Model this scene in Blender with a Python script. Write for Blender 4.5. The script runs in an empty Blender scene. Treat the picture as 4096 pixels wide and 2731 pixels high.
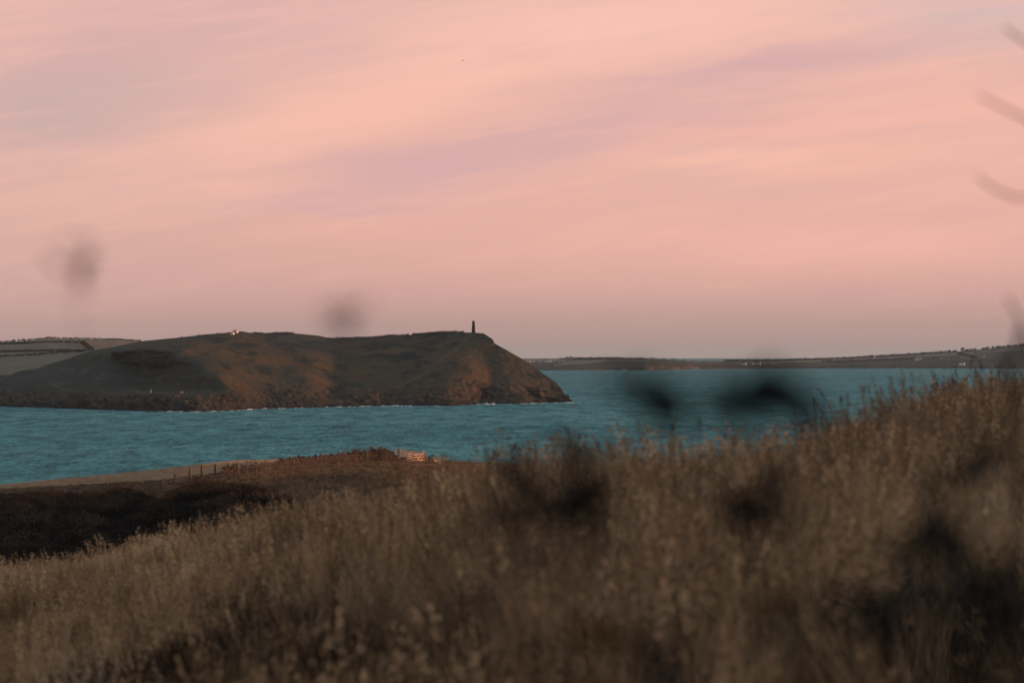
import bpy, bmesh, math, random
import numpy as np
from mathutils import Vector, Matrix

random.seed(7)
rng = np.random.default_rng(7)
S = bpy.context.scene
COL = S.collection

# ------------------------------------------------------------------ camera
FOC, SENS, W, H = 85.0, 36.0, 4096.0, 2731.0
K = SENS / FOC / W                     # radians per photo pixel
LEVEL = 1396.5                         # photo row at eye level
EYE = 53.0                             # metres above the sea
RE2 = 2 * 7.43e6                       # twice the effective earth radius
PITCH = math.atan((LEVEL - H / 2) * K)
cam_d = bpy.data.cameras.new('camera')
cam = bpy.data.objects.new('camera', cam_d)
COL.objects.link(cam)
cam.location = (0, 0, EYE)
cam.rotation_euler = (math.pi / 2 + PITCH, 0, 0)
cam_d.lens, cam_d.sensor_width = FOC, SENS
cam_d.clip_start, cam_d.clip_end = 0.1, 200000
cam_d.dof.use_dof = True
cam_d.dof.focus_distance = 2400
cam_d.dof.aperture_fstop = 2.8
S.camera = cam

# ------------------------------------------------------------------ light
SUN_AZ, SUN_EL = math.radians(87), math.radians(3.9)     # clockwise from the view (+Y)
def nd(nt, kind, loc=(0, 0), **kw):
    n = nt.nodes.new(kind)
    for k, v in kw.items():
        setattr(n, k, v)
    return n

def mth(nt, op, a, b=None, c=None, clamp=False):
    n = nt.nodes.new('ShaderNodeMath'); n.operation = op; n.use_clamp = clamp
    for i, v in enumerate((a, b, c)):
        if v is None: continue
        if isinstance(v, (int, float)): n.inputs[i].default_value = v
        else: nt.links.new(v, n.inputs[i])
    return n.outputs[0]

def mix(nt, fac, a, b, mode='MIX'):
    n = nt.nodes.new('ShaderNodeMix'); n.data_type = 'RGBA'; n.blend_type = mode
    for sock, v in ((n.inputs[0], fac), (n.inputs[6], a), (n.inputs[7], b)):
        if isinstance(v, (int, float)): sock.default_value = v
        elif isinstance(v, (tuple, list)): sock.default_value = (*v[:3], 1)
        else: nt.links.new(v, sock)
    return n.outputs[2]

def ramp(nt, fac, stops, interp='LINEAR'):
    n = nt.nodes.new('ShaderNodeValToRGB'); cr = n.color_ramp; cr.interpolation = interp
    while len(cr.elements) < len(stops): cr.elements.new(0.5)
    for e, (p, c) in zip(cr.elements, stops):
        e.position = p
        e.color = (*c, 1) if isinstance(c, (tuple, list)) else (c, c, c, 1)
    nt.links.new(fac, n.inputs[0])
    return n.outputs[0]

def noise(nt, vec, scale, detail=4, rough=.5, dist=0.0):
    n = nt.nodes.new('ShaderNodeTexNoise'); n.noise_dimensions = '3D'
    n.inputs['Scale'].default_value = scale; n.inputs['Detail'].default_value = detail
    n.inputs['Roughness'].default_value = rough; n.inputs['Distortion'].default_value = dist
    nt.links.new(vec, n.inputs['Vector'])
    return n.outputs['Fac']

def mapping(nt, vec, scale=(1, 1, 1), rot=(0, 0, 0), loc=(0, 0, 0)):
    n = nt.nodes.new('ShaderNodeMapping')
    n.inputs['Scale'].default_value = scale; n.inputs['Rotation'].default_value = rot; n.inputs['Location'].default_value = loc
    nt.links.new(vec, n.inputs['Vector'])
    return n.outputs[0]

world = bpy.data.worlds.new('World'); S.world = world; world.use_nodes = True
wt = world.node_tree; wt.nodes.clear()
tc = wt.nodes.new('ShaderNodeTexCoord').outputs['Generated']
sep = wt.nodes.new('ShaderNodeSeparateXYZ'); wt.links.new(tc, sep.inputs[0])
X, Y, Z = sep.outputs
zc = mth(wt, 'MAXIMUM', Z, 0.0)
# clear dusk sky by elevation: dusty pink near the sea, peach higher, lilac then blue overhead
base = ramp(wt, mth(wt, 'POWER', zc, 0.5), [
    (0.0, (.44, .315, .29)), (.10, (.50, .335, .305)), (.155, (.70, .405, .36)), (.22, (.85, .465, .395)),
    (.30, (.92, .505, .415)), (.38, (.90, .52, .455)), (.46, (.74, .51, .50)), (.60, (.54, .52, .56)),
    (.78, (.34, .46, .54)), (1.0, (.26, .42, .52))], 'B_SPLINE')
warpv = mapping(wt, tc, (6, 6, 22))
warp1 = noise(wt, warpv, 1.0, 2, .5)
warp2 = noise(wt, mapping(wt, tc, (16, 16, 60), loc=(3, 1, 7)), 1.0, 3, .55)
front = mth(wt, 'GREATER_THAN', Y, 0.15)
ys = mth(wt, 'MAXIMUM', Y, 0.15)
U = mth(wt, 'ADD', mth(wt, 'DIVIDE', X, ys), mth(wt, 'MULTIPLY', mth(wt, 'SUBTRACT', warp1, .5), .12))
E = mth(wt, 'ADD', mth(wt, 'DIVIDE', Z, ys), mth(wt, 'ADD', mth(wt, 'MULTIPLY', mth(wt, 'SUBTRACT', warp1, .5), .030),
        mth(wt, 'MULTIPLY', mth(wt, 'SUBTRACT', warp2, .5), .016)))
LILAC, PEACH, ROSE, BLUE = (.72, .435, .44), (1.03, .57, .445), (1.0, .52, .425), (.58, .435, .44)
cloudbanks = [  # px, py, half length, half height, tilt (deg, rising to the right), colour, strength
    (250, 420, 900, 300, 10, BLUE, .75), (700, 130, 700, 90, 8, LILAC, .45), (1500, 420, 1500, 130, 17, PEACH, .85),
    (2500, 90, 900, 150, 6, (1.04, .60, .495), .75), (2300, 520, 900, 95, 12, LILAC, .85), (1600, 690, 560, 85, 4, LILAC, .8),
    (3100, 240, 750, 45, 6, LILAC, .85), (3950, 60, 500, 110, 0, (.72, .53, .51), .8), (2950, 640, 600, 45, 4, PEACH, .8),
    (3400, 470, 900, 60, 2, ROSE, .6), (600, 780, 700, 35, 2, PEACH, .35), (1300, 810, 600, 28, 0, LILAC, .5),
    (3300, 1000, 1100, 110, 0, ROSE, .6), (3000, 740, 500, 40, 0, (.80, .49, .43), .5), (0, 1000, 900, 300, 0, (.62, .42, .385), .45),
    (2900, 470, 500, 40, 3, LILAC, .5)]
sky = base
for px, py, hl, hh, tilt, colr, st in cloudbanks:
    u0, e0 = (px - 2048) * K, (LEVEL - py) * K
    c, s = math.cos(math.radians(tilt)), math.sin(math.radians(tilt))
    du, de = mth(wt, 'SUBTRACT', U, u0), mth(wt, 'SUBTRACT', E, e0)
    a = mth(wt, 'MULTIPLY', mth(wt, 'ADD', mth(wt, 'MULTIPLY', du, c), mth(wt, 'MULTIPLY', de, s)), 1 / (hl * K))
    b = mth(wt, 'MULTIPLY', mth(wt, 'SUBTRACT', mth(wt, 'MULTIPLY', de, c), mth(wt, 'MULTIPLY', du, s)), 1 / (hh * 1.1 * K))
    r2 = mth(wt, 'ADD', mth(wt, 'MULTIPLY', a, a), mth(wt, 'MULTIPLY', b, b))
    g = mth(wt, 'MULTIPLY', mth(wt, 'EXPONENT', mth(wt, 'MULTIPLY', r2, -1.0)), st * .95)
    sky = mix(wt, mth(wt, 'MULTIPLY', g, front), sky, colr)
# fine cirrus streaks everywhere
tilted = mapping(wt, tc, rot=(0, math.radians(9), 0))
streak = mth(wt, 'ADD', mth(wt, 'MULTIPLY', noise(wt, mapping(wt, tilted, (8, 8, 70)), 1.0, 4, .6), .55), mth(wt, 'MULTIPLY', noise(wt, mapping(wt, tilted, (22, 22, 210), loc=(4, 2, 9)), 1.0, 4, .62), .45))
streak = mth(wt, 'SMOOTHSTEP' if False else 'MULTIPLY', mth(wt, 'SUBTRACT', streak, .5), 1.0)
hi = mth(wt, 'MULTIPLY', mth(wt, 'MAXIMUM', streak, 0.0), 2.5, clamp=True)
lo = mth(wt, 'MULTIPLY', mth(wt, 'MAXIMUM', mth(wt, 'MULTIPLY', streak, -1.0), 0.0), 2.0, clamp=True)
fade = mth(wt, 'MULTIPLY', zc, 14.0, clamp=True)
sky = mix(wt, mth(wt, 'MULTIPLY', hi, fade), sky, (1.0, .56, .46))
sky = mix(wt, mth(wt, 'MULTIPLY', lo, fade), sky, (.71, .44, .45))
nish = wt.nodes.new('ShaderNodeTexSky'); nish.sky_type = 'NISHITA'; nish.sun_disc = False
nish.sun_elevation, nish.sun_rotation = SUN_EL, SUN_AZ
nish.air_density, nish.dust_density = 1.0, 1.5
nc = mix(wt, 1.0, nish.outputs[0], (.07, .07, .07), 'MULTIPLY')
sky = mix(wt, .08, sky, nc)
world.cycles.sampling_method = 'MANUAL'; world.cycles.sample_map_resolution = 512
bg = wt.nodes.new('ShaderNodeBackground'); wt.links.new(sky, bg.inputs[0]); bg.inputs[1].default_value = 1.0
wo = wt.nodes.new('ShaderNodeOutputWorld'); wt.links.new(bg.outputs[0], wo.inputs[0])

sun_d = bpy.data.lights.new('sun', 'SUN'); sun_d.energy = 5.0; sun_d.angle = math.radians(.6); sun_d.color = (1.0, .42, .18)
sun = bpy.data.objects.new('sun', sun_d); COL.objects.link(sun)
sdir = Vector((math.sin(SUN_AZ) * math.cos(SUN_EL), math.cos(SUN_AZ) * math.cos(SUN_EL), math.sin(SUN_EL)))
sun.rotation_euler = sdir.to_track_quat('Z', 'Y').to_euler(); sun.location = (50, -20, 120)

S.view_settings.view_transform = 'Standard'; S.view_settings.look = 'None'
S.view_settings.exposure = 0; S.view_settings.gamma = 1; S.view_settings.use_curve_mapping = False
S.render.engine = 'CYCLES'
cy = S.cycles
cy.use_denoising = True
cy.max_bounces, cy.diffuse_bounces, cy.glossy_bounces, cy.transmission_bounces = 5, 3, 2, 2
cy.transparent_max_bounces, cy.volume_bounces = 4, 0
cy.sample_clamp_indirect = 4

# ------------------------------------------------------------------ helpers
CT, ST = math.cos(PITCH), math.sin(PITCH)
def pix(px, py, d):
    """world point seen at photo pixel (px,py), d metres ahead (vectorised)"""
    px, py, d = np.broadcast_arrays(*[np.asarray(v, float) for v in (px, py, d)])
    u, v = (px - W / 2) * K, (H / 2 - py) * K
    y = CT - v * ST
    return np.stack([u / y * d, d, EYE + (ST + v * CT) / y * d], -1)
def P(px, py, d): return Vector(pix(px, py, d).tolist())
def shore_d(py):
    dep = (np.asarray(py, float) - LEVEL) * K
    d = EYE / dep
    for _ in range(6): d = EYE / (dep - d / RE2)
    return d

_perm = np.random.default_rng(3).permutation(256)
_perm = np.concatenate([_perm, _perm])
_grad = np.random.default_rng(4).normal(size=(256, 3)); _grad /= np.linalg.norm(_grad, axis=1, keepdims=True)
def perlin(p):
    p = np.asarray(p, float); pi = np.floor(p).astype(int); pf = p - pi; pi &= 255
    w = pf * pf * pf * (pf * (pf * 6 - 15) + 10)
    out = 0
    for i in (0, 1):
        for j in (0, 1):
            for k in (0, 1):
                h = _perm[_perm[_perm[(pi[..., 0] + i) & 255] + ((pi[..., 1] + j) & 255)] + ((pi[..., 2] + k) & 255)]
                g = _grad[h]
                dv = (g[..., 0] * (pf[..., 0] - i) + g[..., 1] * (pf[..., 1] - j) + g[..., 2] * (pf[..., 2] - k))
                out = out + dv * (w[..., 0] if i else 1 - w[..., 0]) * (w[..., 1] if j else 1 - w[..., 1]) * (w[..., 2] if k else 1 - w[..., 2])
    return out
def fbm(p, octs=4, gain=.5, lac=2.03):
    p = np.asarray(p, float); a, s = 1.0, 0
    for o in range(octs):
        s = s + a * perlin(p + o * 17.3); p = p * lac; a *= gain
    return s
def sstep(a, b, x):
    t = np.clip((x - a) / (b - a), 0, 1); return t * t * (3 - 2 * t)
def lerp(a, b, t): return a + (b - a) * t

def new_mat(name):
    m = bpy.data.materials.new(name); m.use_nodes = True
    nt = m.node_tree; bs = nt.nodes['Principled BSDF']
    bs.inputs['Specular IOR Level'].default_value = .15
    return m, nt, bs
def mat_noise(name, c1, c2, scale=3.0, rough=.9, bump=0.0, coords='Object', spec=.15, detail=5, stretch=(1, 1, 1), translucent=0):
    m, nt, bs = new_mat(name)
    v = nt.nodes.new('ShaderNodeTexCoord').outputs[coords]
    n = noise(nt, mapping(nt, v, stretch), scale, detail, .6)
    n = ramp(nt, n, [(.3, 0.0), (.7, 1.0)])
    nt.links.new(mix(nt, n, c1, c2), bs.inputs['Base Color'])
    bs.inputs['Roughness'].default_value = rough; bs.inputs['Specular IOR Level'].default_value = spec
    if bump:
        b = nt.nodes.new('ShaderNodeBump'); b.inputs['Strength'].default_value = bump
        nt.links.new(n, b.inputs['Height']); nt.links.new(b.outputs[0], bs.inputs['Normal'])
    return m
def mat_attr(name, rough=.95, scale=.3, amt=.5, bump=0.0, bscale=.5, bdist=1.0):
    """colour from the mesh's own colour attribute, broken up by fine noise"""
    m, nt, bs = new_mat(name)
    at = nt.nodes.new('ShaderNodeAttribute'); at.attribute_name = 'Col'
    v = nt.nodes.new('ShaderNodeTexCoord').outputs['Object']
    n = noise(nt, v, scale, 6, .65)
    f = mth(nt, 'ADD', mth(nt, 'MULTIPLY', mth(nt, 'SUBTRACT', n, .5), amt * 2), 1.0)
    cmb = nt.nodes.new('ShaderNodeCombineXYZ')
    for i in range(3): nt.links.new(f, cmb.inputs[i])
    nt.links.new(mix(nt, 1.0, at.outputs['Color'], cmb.outputs[0], 'MULTIPLY'), bs.inputs['Base Color'])
    bs.inputs['Roughness'].default_value = rough; bs.inputs['Specular IOR Level'].default_value = .05
    if bump:
        b = nt.nodes.new('ShaderNodeBump'); b.inputs['Strength'].default_value = bump; b.inputs['Distance'].default_value = bdist
        nt.links.new(noise(nt, v, bscale, 6, .65), b.inputs['Height']); nt.links.new(b.outputs[0], bs.inputs['Normal'])
    return m

def link(o, parent=None):
    COL.objects.link(o)
    if parent is not None: o.parent = parent
    return o
def tag(o, label=None, cat=None, group=None, kind=None):
    for k, v in (('label', label), ('category', cat), ('group', group), ('kind', kind)):
        if v: o[k] = v
    return o
def empty(name, loc, label, cat, group=None):
    o = bpy.data.objects.new(name, None); o.location = loc; o.empty_display_size = .3
    return tag(link(o), label, cat, group)
def mesh_data(name, v, f, mat=None, smooth=False, cols=None):
    me = bpy.data.meshes.new(name)
    if isinstance(v, np.ndarray): v = v.reshape(-1, 3).tolist()
    if isinstance(f, np.ndarray): f = f.tolist()
    me.from_pydata(v, [], f)
    if mat: me.materials.append(mat)
    if smooth: me.polygons.foreach_set('use_smooth', [True] * len(me.polygons))
    if cols is not None:
        a = me.color_attributes.new('Col', 'FLOAT_COLOR', 'POINT')
        c = np.ones((len(me.vertices), 4), np.float32); c[:, :3] = np.asarray(cols).reshape(-1, 3)
        a.data.foreach_set('color', c.ravel())
    me.update()
    return me
def mobj(name, v, f, mat=None, parent=None, smooth=False, cols=None, local=True):
    o = bpy.data.objects.new(name, mesh_data(name, v, f, mat, smooth, cols))
    link(o, parent)
    return o
def grid_faces(nr, nc):
    i = np.arange(nr - 1)[:, None] * nc + np.arange(nc - 1)[None]
    return np.stack([i, i + 1, i + nc + 1, i + nc], -1).reshape(-1, 4)

class MB:
    """collects boxes, bars and tubes for ONE part"""
    def __init__(s): s.v, s.f = [], []
    def add(s, vs, fs):
        n = len(s.v); s.v += [tuple(x) for x in vs]; s.f += [tuple(i + n for i in f) for f in fs]; return s
    def box(s, c, size, rz=0.0, taper=1.0):
        cx, cyy, cz = c; sx, sy, sz = [q / 2 for q in size]; vs = []
        for z, t in ((-sz, 1), (sz, taper)):
            for x, y in ((-1, -1), (1, -1), (1, 1), (-1, 1)):
                xx, yy = x * sx * t, y * sy * t
                vs.append((cx + xx * math.cos(rz) - yy * math.sin(rz), cyy + xx * math.sin(rz) + yy * math.cos(rz), cz + z))
        return s.add(vs, [(0, 3, 2, 1), (4, 5, 6, 7), (0, 1, 5, 4), (1, 2, 6, 5), (2, 3, 7, 6), (3, 0, 4, 7)])
    def bar(s, a, b, w, t, up=None):
        a, b = Vector(a), Vector(b); d = (b - a).normalized()
        up = Vector(up) if up else (Vector((0, 0, 1)) if abs(d.z) < .9 else Vector((1, 0, 0)))
        x = d.cross(up).normalized(); z = x.cross(d).normalized()
        vs = [p + x * (i * t / 2) + z * (j * w / 2) for p in (a, b) for i, j in ((-1, -1), (1, -1), (1, 1), (-1, 1))]
        return s.add(vs, [(0, 3, 2, 1), (4, 5, 6, 7), (0, 1, 5, 4), (1, 2, 6, 5), (2, 3, 7, 6), (3, 0, 4, 7)])
    def tube(s, pts, rad, n=6, cap=True):
        pts = [Vector(p) for p in pts]
        rad = [rad] * len(pts) if isinstance(rad, (int, float)) else rad
        rings = []; n0 = len(s.v)
        for i, p in enumerate(pts):
            d = (pts[min(i + 1, len(pts) - 1)] - pts[max(i - 1, 0)]).normalized()
            up = Vector((0, 0, 1)) if abs(d.z) < .9 else Vector((1, 0, 0))
            x = d.cross(up).normalized(); y = d.cross(x).normalized()
            for k in range(n):
                a = 2 * math.pi * k / n
                s.v.append(tuple(p + (x * math.cos(a) + y * math.sin(a)) * rad[i]))
        for i in range(len(pts) - 1):
            for k in range(n):
                a, b = n0 + i * n + k, n0 + i * n + (k + 1) % n
                s.f.append((a, b, b + n, a + n))
        if cap:
            s.f.append(tuple(range(n0 + n - 1, n0 - 1, -1))); s.f.append(tuple(range(n0 + (len(pts) - 1) * n, n0 + len(pts) * n)))
        return s
    def blob(s, c, r, seed=0, amp=.25, nu=8, nv=5):
        c = np.array(c, float); r = np.array([r] * 3 if isinstance(r, (int, float)) else r, float)
        th = np.linspace(0, np.pi, nv + 1); ph = np.arange(nu) * 2 * np.pi / nu
        p = np.stack(np.broadcast_arrays(np.sin(th)[:, None] * np.cos(ph), np.sin(th)[:, None] * np.sin(ph), np.cos(th)[:, None]), -1)
        p = p * (1 + amp * perlin(p * 1.7 + seed * 7.31)[..., None] * 2) * r + c
        n0 = len(s.v); s.v += [tuple(q) for q in p.reshape(-1, 3)]
        for i in range(nv):
            for k in range(nu):
                a, b = n0 + i * nu + k, n0 + i * nu + (k + 1) % nu
                s.f.append((a, a + nu, b + nu, b))
        return s
    def build(s, name, mat, parent=None, smooth=False, origin=None):
        o3 = Vector(origin) if origin is not None else (parent.matrix_basis.translation if parent is not None else Vector((0, 0, 0)))
        if parent is not None and parent.parent is not None and origin is None:
            o3 = parent.matrix_basis.translation + parent.parent.matrix_basis.translation
        vs = [tuple(Vector(v) - o3) for v in s.v]
        o = mobj(name, vs, s.f, mat, parent, smooth)
        if origin is not None and parent is None: o.location = o3
        return o

def scatter(name, pts, rot, scl, protos, label=None, cat=None, parent=None, tilt=None):
    """one object that instances prototype meshes on points (geometry nodes)"""
    c = bpy.data.collections.new(name + '_sources')
    for p in protos: c.objects.link(p)
    me = bpy.data.meshes.new(name); me.from_pydata(np.asarray(pts).tolist(), [], [])
    n = len(me.vertices)
    a = me.attributes.new('rotv', 'FLOAT_VECTOR', 'POINT')
    rv = np.zeros((n, 3), np.float32); rv[:, 2] = rot
    if tilt is not None: rv[:, :2] = tilt
    a.data.foreach_set('vector', rv.ravel())
    a = me.attributes.new('sclv', 'FLOAT_VECTOR', 'POINT')
    sv = np.asarray(scl, np.float32); sv = np.repeat(sv[:, None], 3, 1) if sv.ndim == 1 else sv
    a.data.foreach_set('vector', sv.ravel())
    o = bpy.data.objects.new(name, me); link(o, parent)
    ng = bpy.data.node_groups.new(name + '_nodes', 'GeometryNodeTree')
    ng.interface.new_socket('Geometry', in_out='INPUT', socket_type='NodeSocketGeometry')
    ng.interface.new_socket('Geometry', in_out='OUTPUT', socket_type='NodeSocketGeometry')
    N = ng.nodes.new; L = ng.links.new
    gi, go = N('NodeGroupInput'), N('NodeGroupOutput')
    ci = N('GeometryNodeCollectionInfo'); ci.inputs['Collection'].default_value = c
    ci.inputs['Separate Children'].default_value = True; ci.inputs['Reset Children'].default_value = True
    ip = N('GeometryNodeInstanceOnPoints'); ip.inputs['Pick Instance'].default_value = True
    ra = N('GeometryNodeInputNamedAttribute'); ra.data_type = 'FLOAT_VECTOR'; ra.inputs['Name'].default_value = 'rotv'
    sa = N('GeometryNodeInputNamedAttribute'); sa.data_type = 'FLOAT_VECTOR'; sa.inputs['Name'].default_value = 'sclv'
    e2r = N('FunctionNodeEulerToRotation'); L(ra.outputs[0], e2r.inputs[0])
    L(gi.outputs[0], ip.inputs['Points']); L(ci.outputs[0], ip.inputs['Instance'])
    L(e2r.outputs[0], ip.inputs['Rotation']); L(sa.outputs[0], ip.inputs['Scale'])
    L(ip.outputs[0], go.inputs[0])
    md = o.modifiers.new('scatter', 'NODES'); md.node_group = ng
    return tag(o, label, cat, None, 'stuff')

# ------------------------------------------------------------------ sea
def build_sea():
    m, nt, bs = new_mat('sea_water')
    v = nt.nodes.new('ShaderNodeTexCoord').outputs['Object']
    n1 = noise(nt, mapping(nt, v, (.070, .022, 1), rot=(0, 0, .12)), 1.0, 5, .65, .2)
    n2 = noise(nt, mapping(nt, v, (.42, .095, 1), rot=(0, 0, -.12)), 1.0, 5, .7, .2)
    n3 = noise(nt, mapping(nt, v, (.0012, .0045, 1), rot=(0, 0, .2)), 1.0, 5, .6)
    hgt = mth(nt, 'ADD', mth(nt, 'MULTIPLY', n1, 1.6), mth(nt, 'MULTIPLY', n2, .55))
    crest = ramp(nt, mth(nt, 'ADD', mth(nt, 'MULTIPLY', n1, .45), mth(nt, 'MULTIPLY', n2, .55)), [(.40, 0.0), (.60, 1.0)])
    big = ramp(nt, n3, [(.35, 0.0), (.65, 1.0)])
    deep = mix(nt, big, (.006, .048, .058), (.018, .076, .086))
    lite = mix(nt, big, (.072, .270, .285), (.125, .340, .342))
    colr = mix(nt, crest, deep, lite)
    wc = noise(nt, mapping(nt, v, (.10, .16, 1), rot=(0, 0, .3)), 1.0, 6, .7)      # sparse whitecaps
    wm = mth(nt, 'MULTIPLY', ramp(nt, wc, [(.725, 0.0), (.75, 1.0)]), .8)
    colr = mix(nt, wm, colr, (.60, .66, .66))
    b = nt.nodes.new('ShaderNodeBump'); b.inputs['Strength'].default_value = .45; b.inputs['Distance'].default_value = 1.0
    nt.links.new(hgt, b.inputs['Height'])
    df = nt.nodes.new('ShaderNodeBsdfDiffuse'); nt.links.new(colr, df.inputs[0]); nt.links.new(b.outputs[0], df.inputs['Normal'])
    gl = nt.nodes.new('ShaderNodeBsdfGlossy'); gl.inputs['Roughness'].default_value = .35; gl.inputs[0].default_value = (.75, .9, .95, 1); nt.links.new(b.outputs[0], gl.inputs['Normal'])
    mx = nt.nodes.new('ShaderNodeMixShader'); mx.inputs[0].default_value = .04
    nt.links.new(df.outputs[0], mx.inputs[1]); nt.links.new(gl.outputs[0], mx.inputs[2])
    nt.links.new(mx.outputs[0], nt.nodes['Material Output'].inputs[0]); nt.nodes.remove(bs)
    r = np.concatenate([np.geomspace(150, 45000, 150)])
    az = np.linspace(-1.25, 1.25, 181)
    R, A = np.meshgrid(r, az, indexing='ij')
    v3 = np.stack([R * np.sin(A), R * np.cos(A), -R * R / RE2], -1)
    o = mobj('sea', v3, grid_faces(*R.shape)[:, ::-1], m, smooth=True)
    tag(o, 'teal choppy sea filling the bay', None, None, 'structure')
build_sea()

# ------------------------------------------------------------------ headland
def columns_to_grid(cols, pxs, nf, shore=True):
    """cols: {px: [(offset, row), ...]} from the waterline to the skyline -> distance and row on a (nf, npx) grid"""
    keys = sorted(cols); f = np.linspace(0, 1, nf)
    off = np.zeros((len(keys), nf)); ys = np.zeros(len(keys)); yr = np.zeros(len(keys))
    for i, k in enumerate(keys):
        c = np.array(cols[k], float); ys[i], yr[i] = c[0, 1], c[-1, 1]
        off[i] = np.interp(f, (c[0, 1] - c[:, 1]) / (c[0, 1] - c[-1, 1]), c[:, 0])
    out = np.stack([np.interp(pxs, keys, off[:, j]) for j in range(nf)])
    YS, YR = np.interp(pxs, keys, ys), np.interp(pxs, keys, yr)
    return f, out, YS, YR
def smooth1(a, n, axis):
    k = np.hanning(n + 2)[1:-1]; k /= k.sum()
    pad = [(0, 0)] * a.ndim; pad[axis] = (n // 2, n // 2)
    return np.apply_along_axis(lambda q: np.convolve(q, k, 'valid'), axis, np.pad(a, pad, mode='edge'))

HC = {
 -900: [(0,1610),(8,1585),(40,1565),(110,1538),(220,1512)],
 -300: [(0,1618),(8,1595),(45,1570),(115,1540),(200,1508)],
 0: [(0,1625.5),(8,1600),(45,1570),(115,1540),(200,1500.6)],
 42: [(0,1627),(8,1600),(45,1570),(115,1540),(205,1499)],
 80: [(0,1628),(8,1600),(45,1570),(120,1535),(215,1483)],
 153: [(0,1630),(8,1603),(50,1573),(125,1528),(235,1472)],
 200: [(0,1631.5),(8,1605),(50,1575),(130,1525),(250,1455)],
 268: [(0,1634),(8,1602),(40,1575),(120,1535),(270,1436)],
 330: [(0,1636),(8,1600),(30,1575),(100,1545),(170,1470),(300,1413)],
 367: [(0,1638),(8,1598),(26,1574),(98,1556),(170,1468),(250,1415),(360,1402)],
 459: [(0,1640),(8,1595),(20,1572),(95,1566),(165,1470),(250,1405),(450,1386)],
 566: [(0,1643),(8,1600),(20,1572),(108,1565),(180,1470),(235,1392),(480,1364)],
 640: [(0,1645),(8,1600),(20,1572),(110,1564),(178,1470),(228,1390),(490,1357)],
 720: [(0,1646),(8,1600),(20,1573),(110,1564),(175,1470),(215,1395),(500,1349)],
 800: [(0,1646),(8,1600),(20,1573),(95,1562),(125,1500),(165,1456),(300,1380),(540,1339.5)],
 842: [(0,1645),(8,1602),(20,1573),(75,1562),(100,1508),(185,1440),(320,1375),(550,1335)],
 880: [(0,1644),(8,1605),(20,1573),(55,1562),(80,1518),(210,1430),(330,1370),(555,1332.5)],
 905: [(0,1643),(8,1602),(24,1572),(45,1560),(100,1500),(240,1415),(340,1365),(555,1330)],
 933: [(0,1641),(8,1600),(28,1570),(135,1482),(285,1392),(540,1326.5)],
 968: [(0,1640),(10,1593),(32,1567),(140,1480),(285,1392),(530,1325)],
 1006: [(0,1638),(10,1590),(35,1565),(140,1480),(280,1395),(500,1332)],
 1063: [(0,1634),(10,1592),(38,1562),(140,1482),(280,1395),(490,1335)],
 1113: [(0,1633),(10,1595),(40,1560),(140,1485),(280,1395),(480,1331)],
 1174: [(0,1632),(10,1594),(40,1560),(135,1487),(275,1400),(470,1333)],
 1255: [(0,1630),(12,1592),(40,1560),(130,1490),(270,1405),(460,1340)],
 1283: [(0,1629),(13,1594),(42,1562),(118,1512),(185,1470),(270,1405),(455,1344)],
 1308: [(0,1628),(25,1598),(90,1562),(140,1520),(185,1480),(270,1405),(450,1349)],
 1360: [(0,1627),(14,1600),(45,1575),(115,1535),(170,1490),(265,1408),(440,1353)],
 1400: [(0,1626),(10,1600),(30,1578),(85,1553),(150,1500),(260,1410),(430,1353)],
 1480: [(0,1624),(10,1600),(25,1580),(110,1515),(230,1420),(400,1350)],
 1530: [(0,1623),(12,1595),(35,1570),(115,1515),(225,1420),(390,1345)],
 1557: [(0,1623),(18,1590),(75,1550),(135,1505),(220,1420),(380,1341.5)],
 1600: [(0,1623),(12,1592),(45,1562),(125,1500),(220,1418),(370,1343)],
 1700: [(0,1623),(12,1592),(40,1560),(120,1490),(215,1410),(340,1335)],
 1800: [(0,1623),(10,1590),(25,1545),(60,1505),(110,1460),(200,1390),(290,1328)],
 1880: [(0,1619),(8,1592),(20,1550),(45,1510),(110,1440),(180,1380),(250,1330)],
 1902: [(0,1617.5),(10,1592),(25,1560),(45,1520),(100,1450),(165,1385),(235,1330.5)],
 1935: [(0,1616),(25,1592),(60,1545),(88,1500),(122,1440),(160,1380),(200,1333.5)],
 1952: [(0,1616.5),(20,1592),(55,1546),(84,1500),(118,1440),(150,1385),(180,1344)],
 1972: [(0,1616.5),(14,1592),(48,1550),(78,1500),(112,1440),(142,1390),(162,1358)],
 1978: [(0,1616.5),(13,1592),(46,1550),(76,1500),(110,1440),(140,1392),(152,1373)],
 2036: [(0,1616),(10,1590),(40,1540),(80,1480),(120,1405)],
 2093: [(0,1614.5),(10,1585),(40,1530),(75,1480),(104,1437.5)],
 2150: [(0,1612),(10,1580),(35,1530),(70,1478)],
 2190: [(0,1610),(10,1575),(50,1506)],
 2220: [(0,1610),(9,1580),(38,1526)],
 2242: [(0,1610),(8,1585),(28,1552)],
 2266: [(0,1610),(6,1600),(15,1587)],
 2288: [(0,1610),(3,1609.4),(6,1608.8)],
}
NF, HPX = 190, np.arange(-900, 2290, 3.2)
hf, hoff, hys, hyr = columns_to_grid(HC, HPX, NF)
hoff = smooth1(hoff, 45, 1)
hoff = smooth1(hoff, 9, 0)
_ys, _yr = smooth1(hys, 61, 0), smooth1(hyr, 71, 0)
_bt, _bs = sstep(.72, 1, hf)[:, None], 1 - sstep(0, .3, hf)[:, None]
hyy = (_ys + (hys - _ys) * _bs) * (1 - hf[:, None]) + (_yr + (hyr - _yr) * _bt) * hf[:, None]
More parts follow.
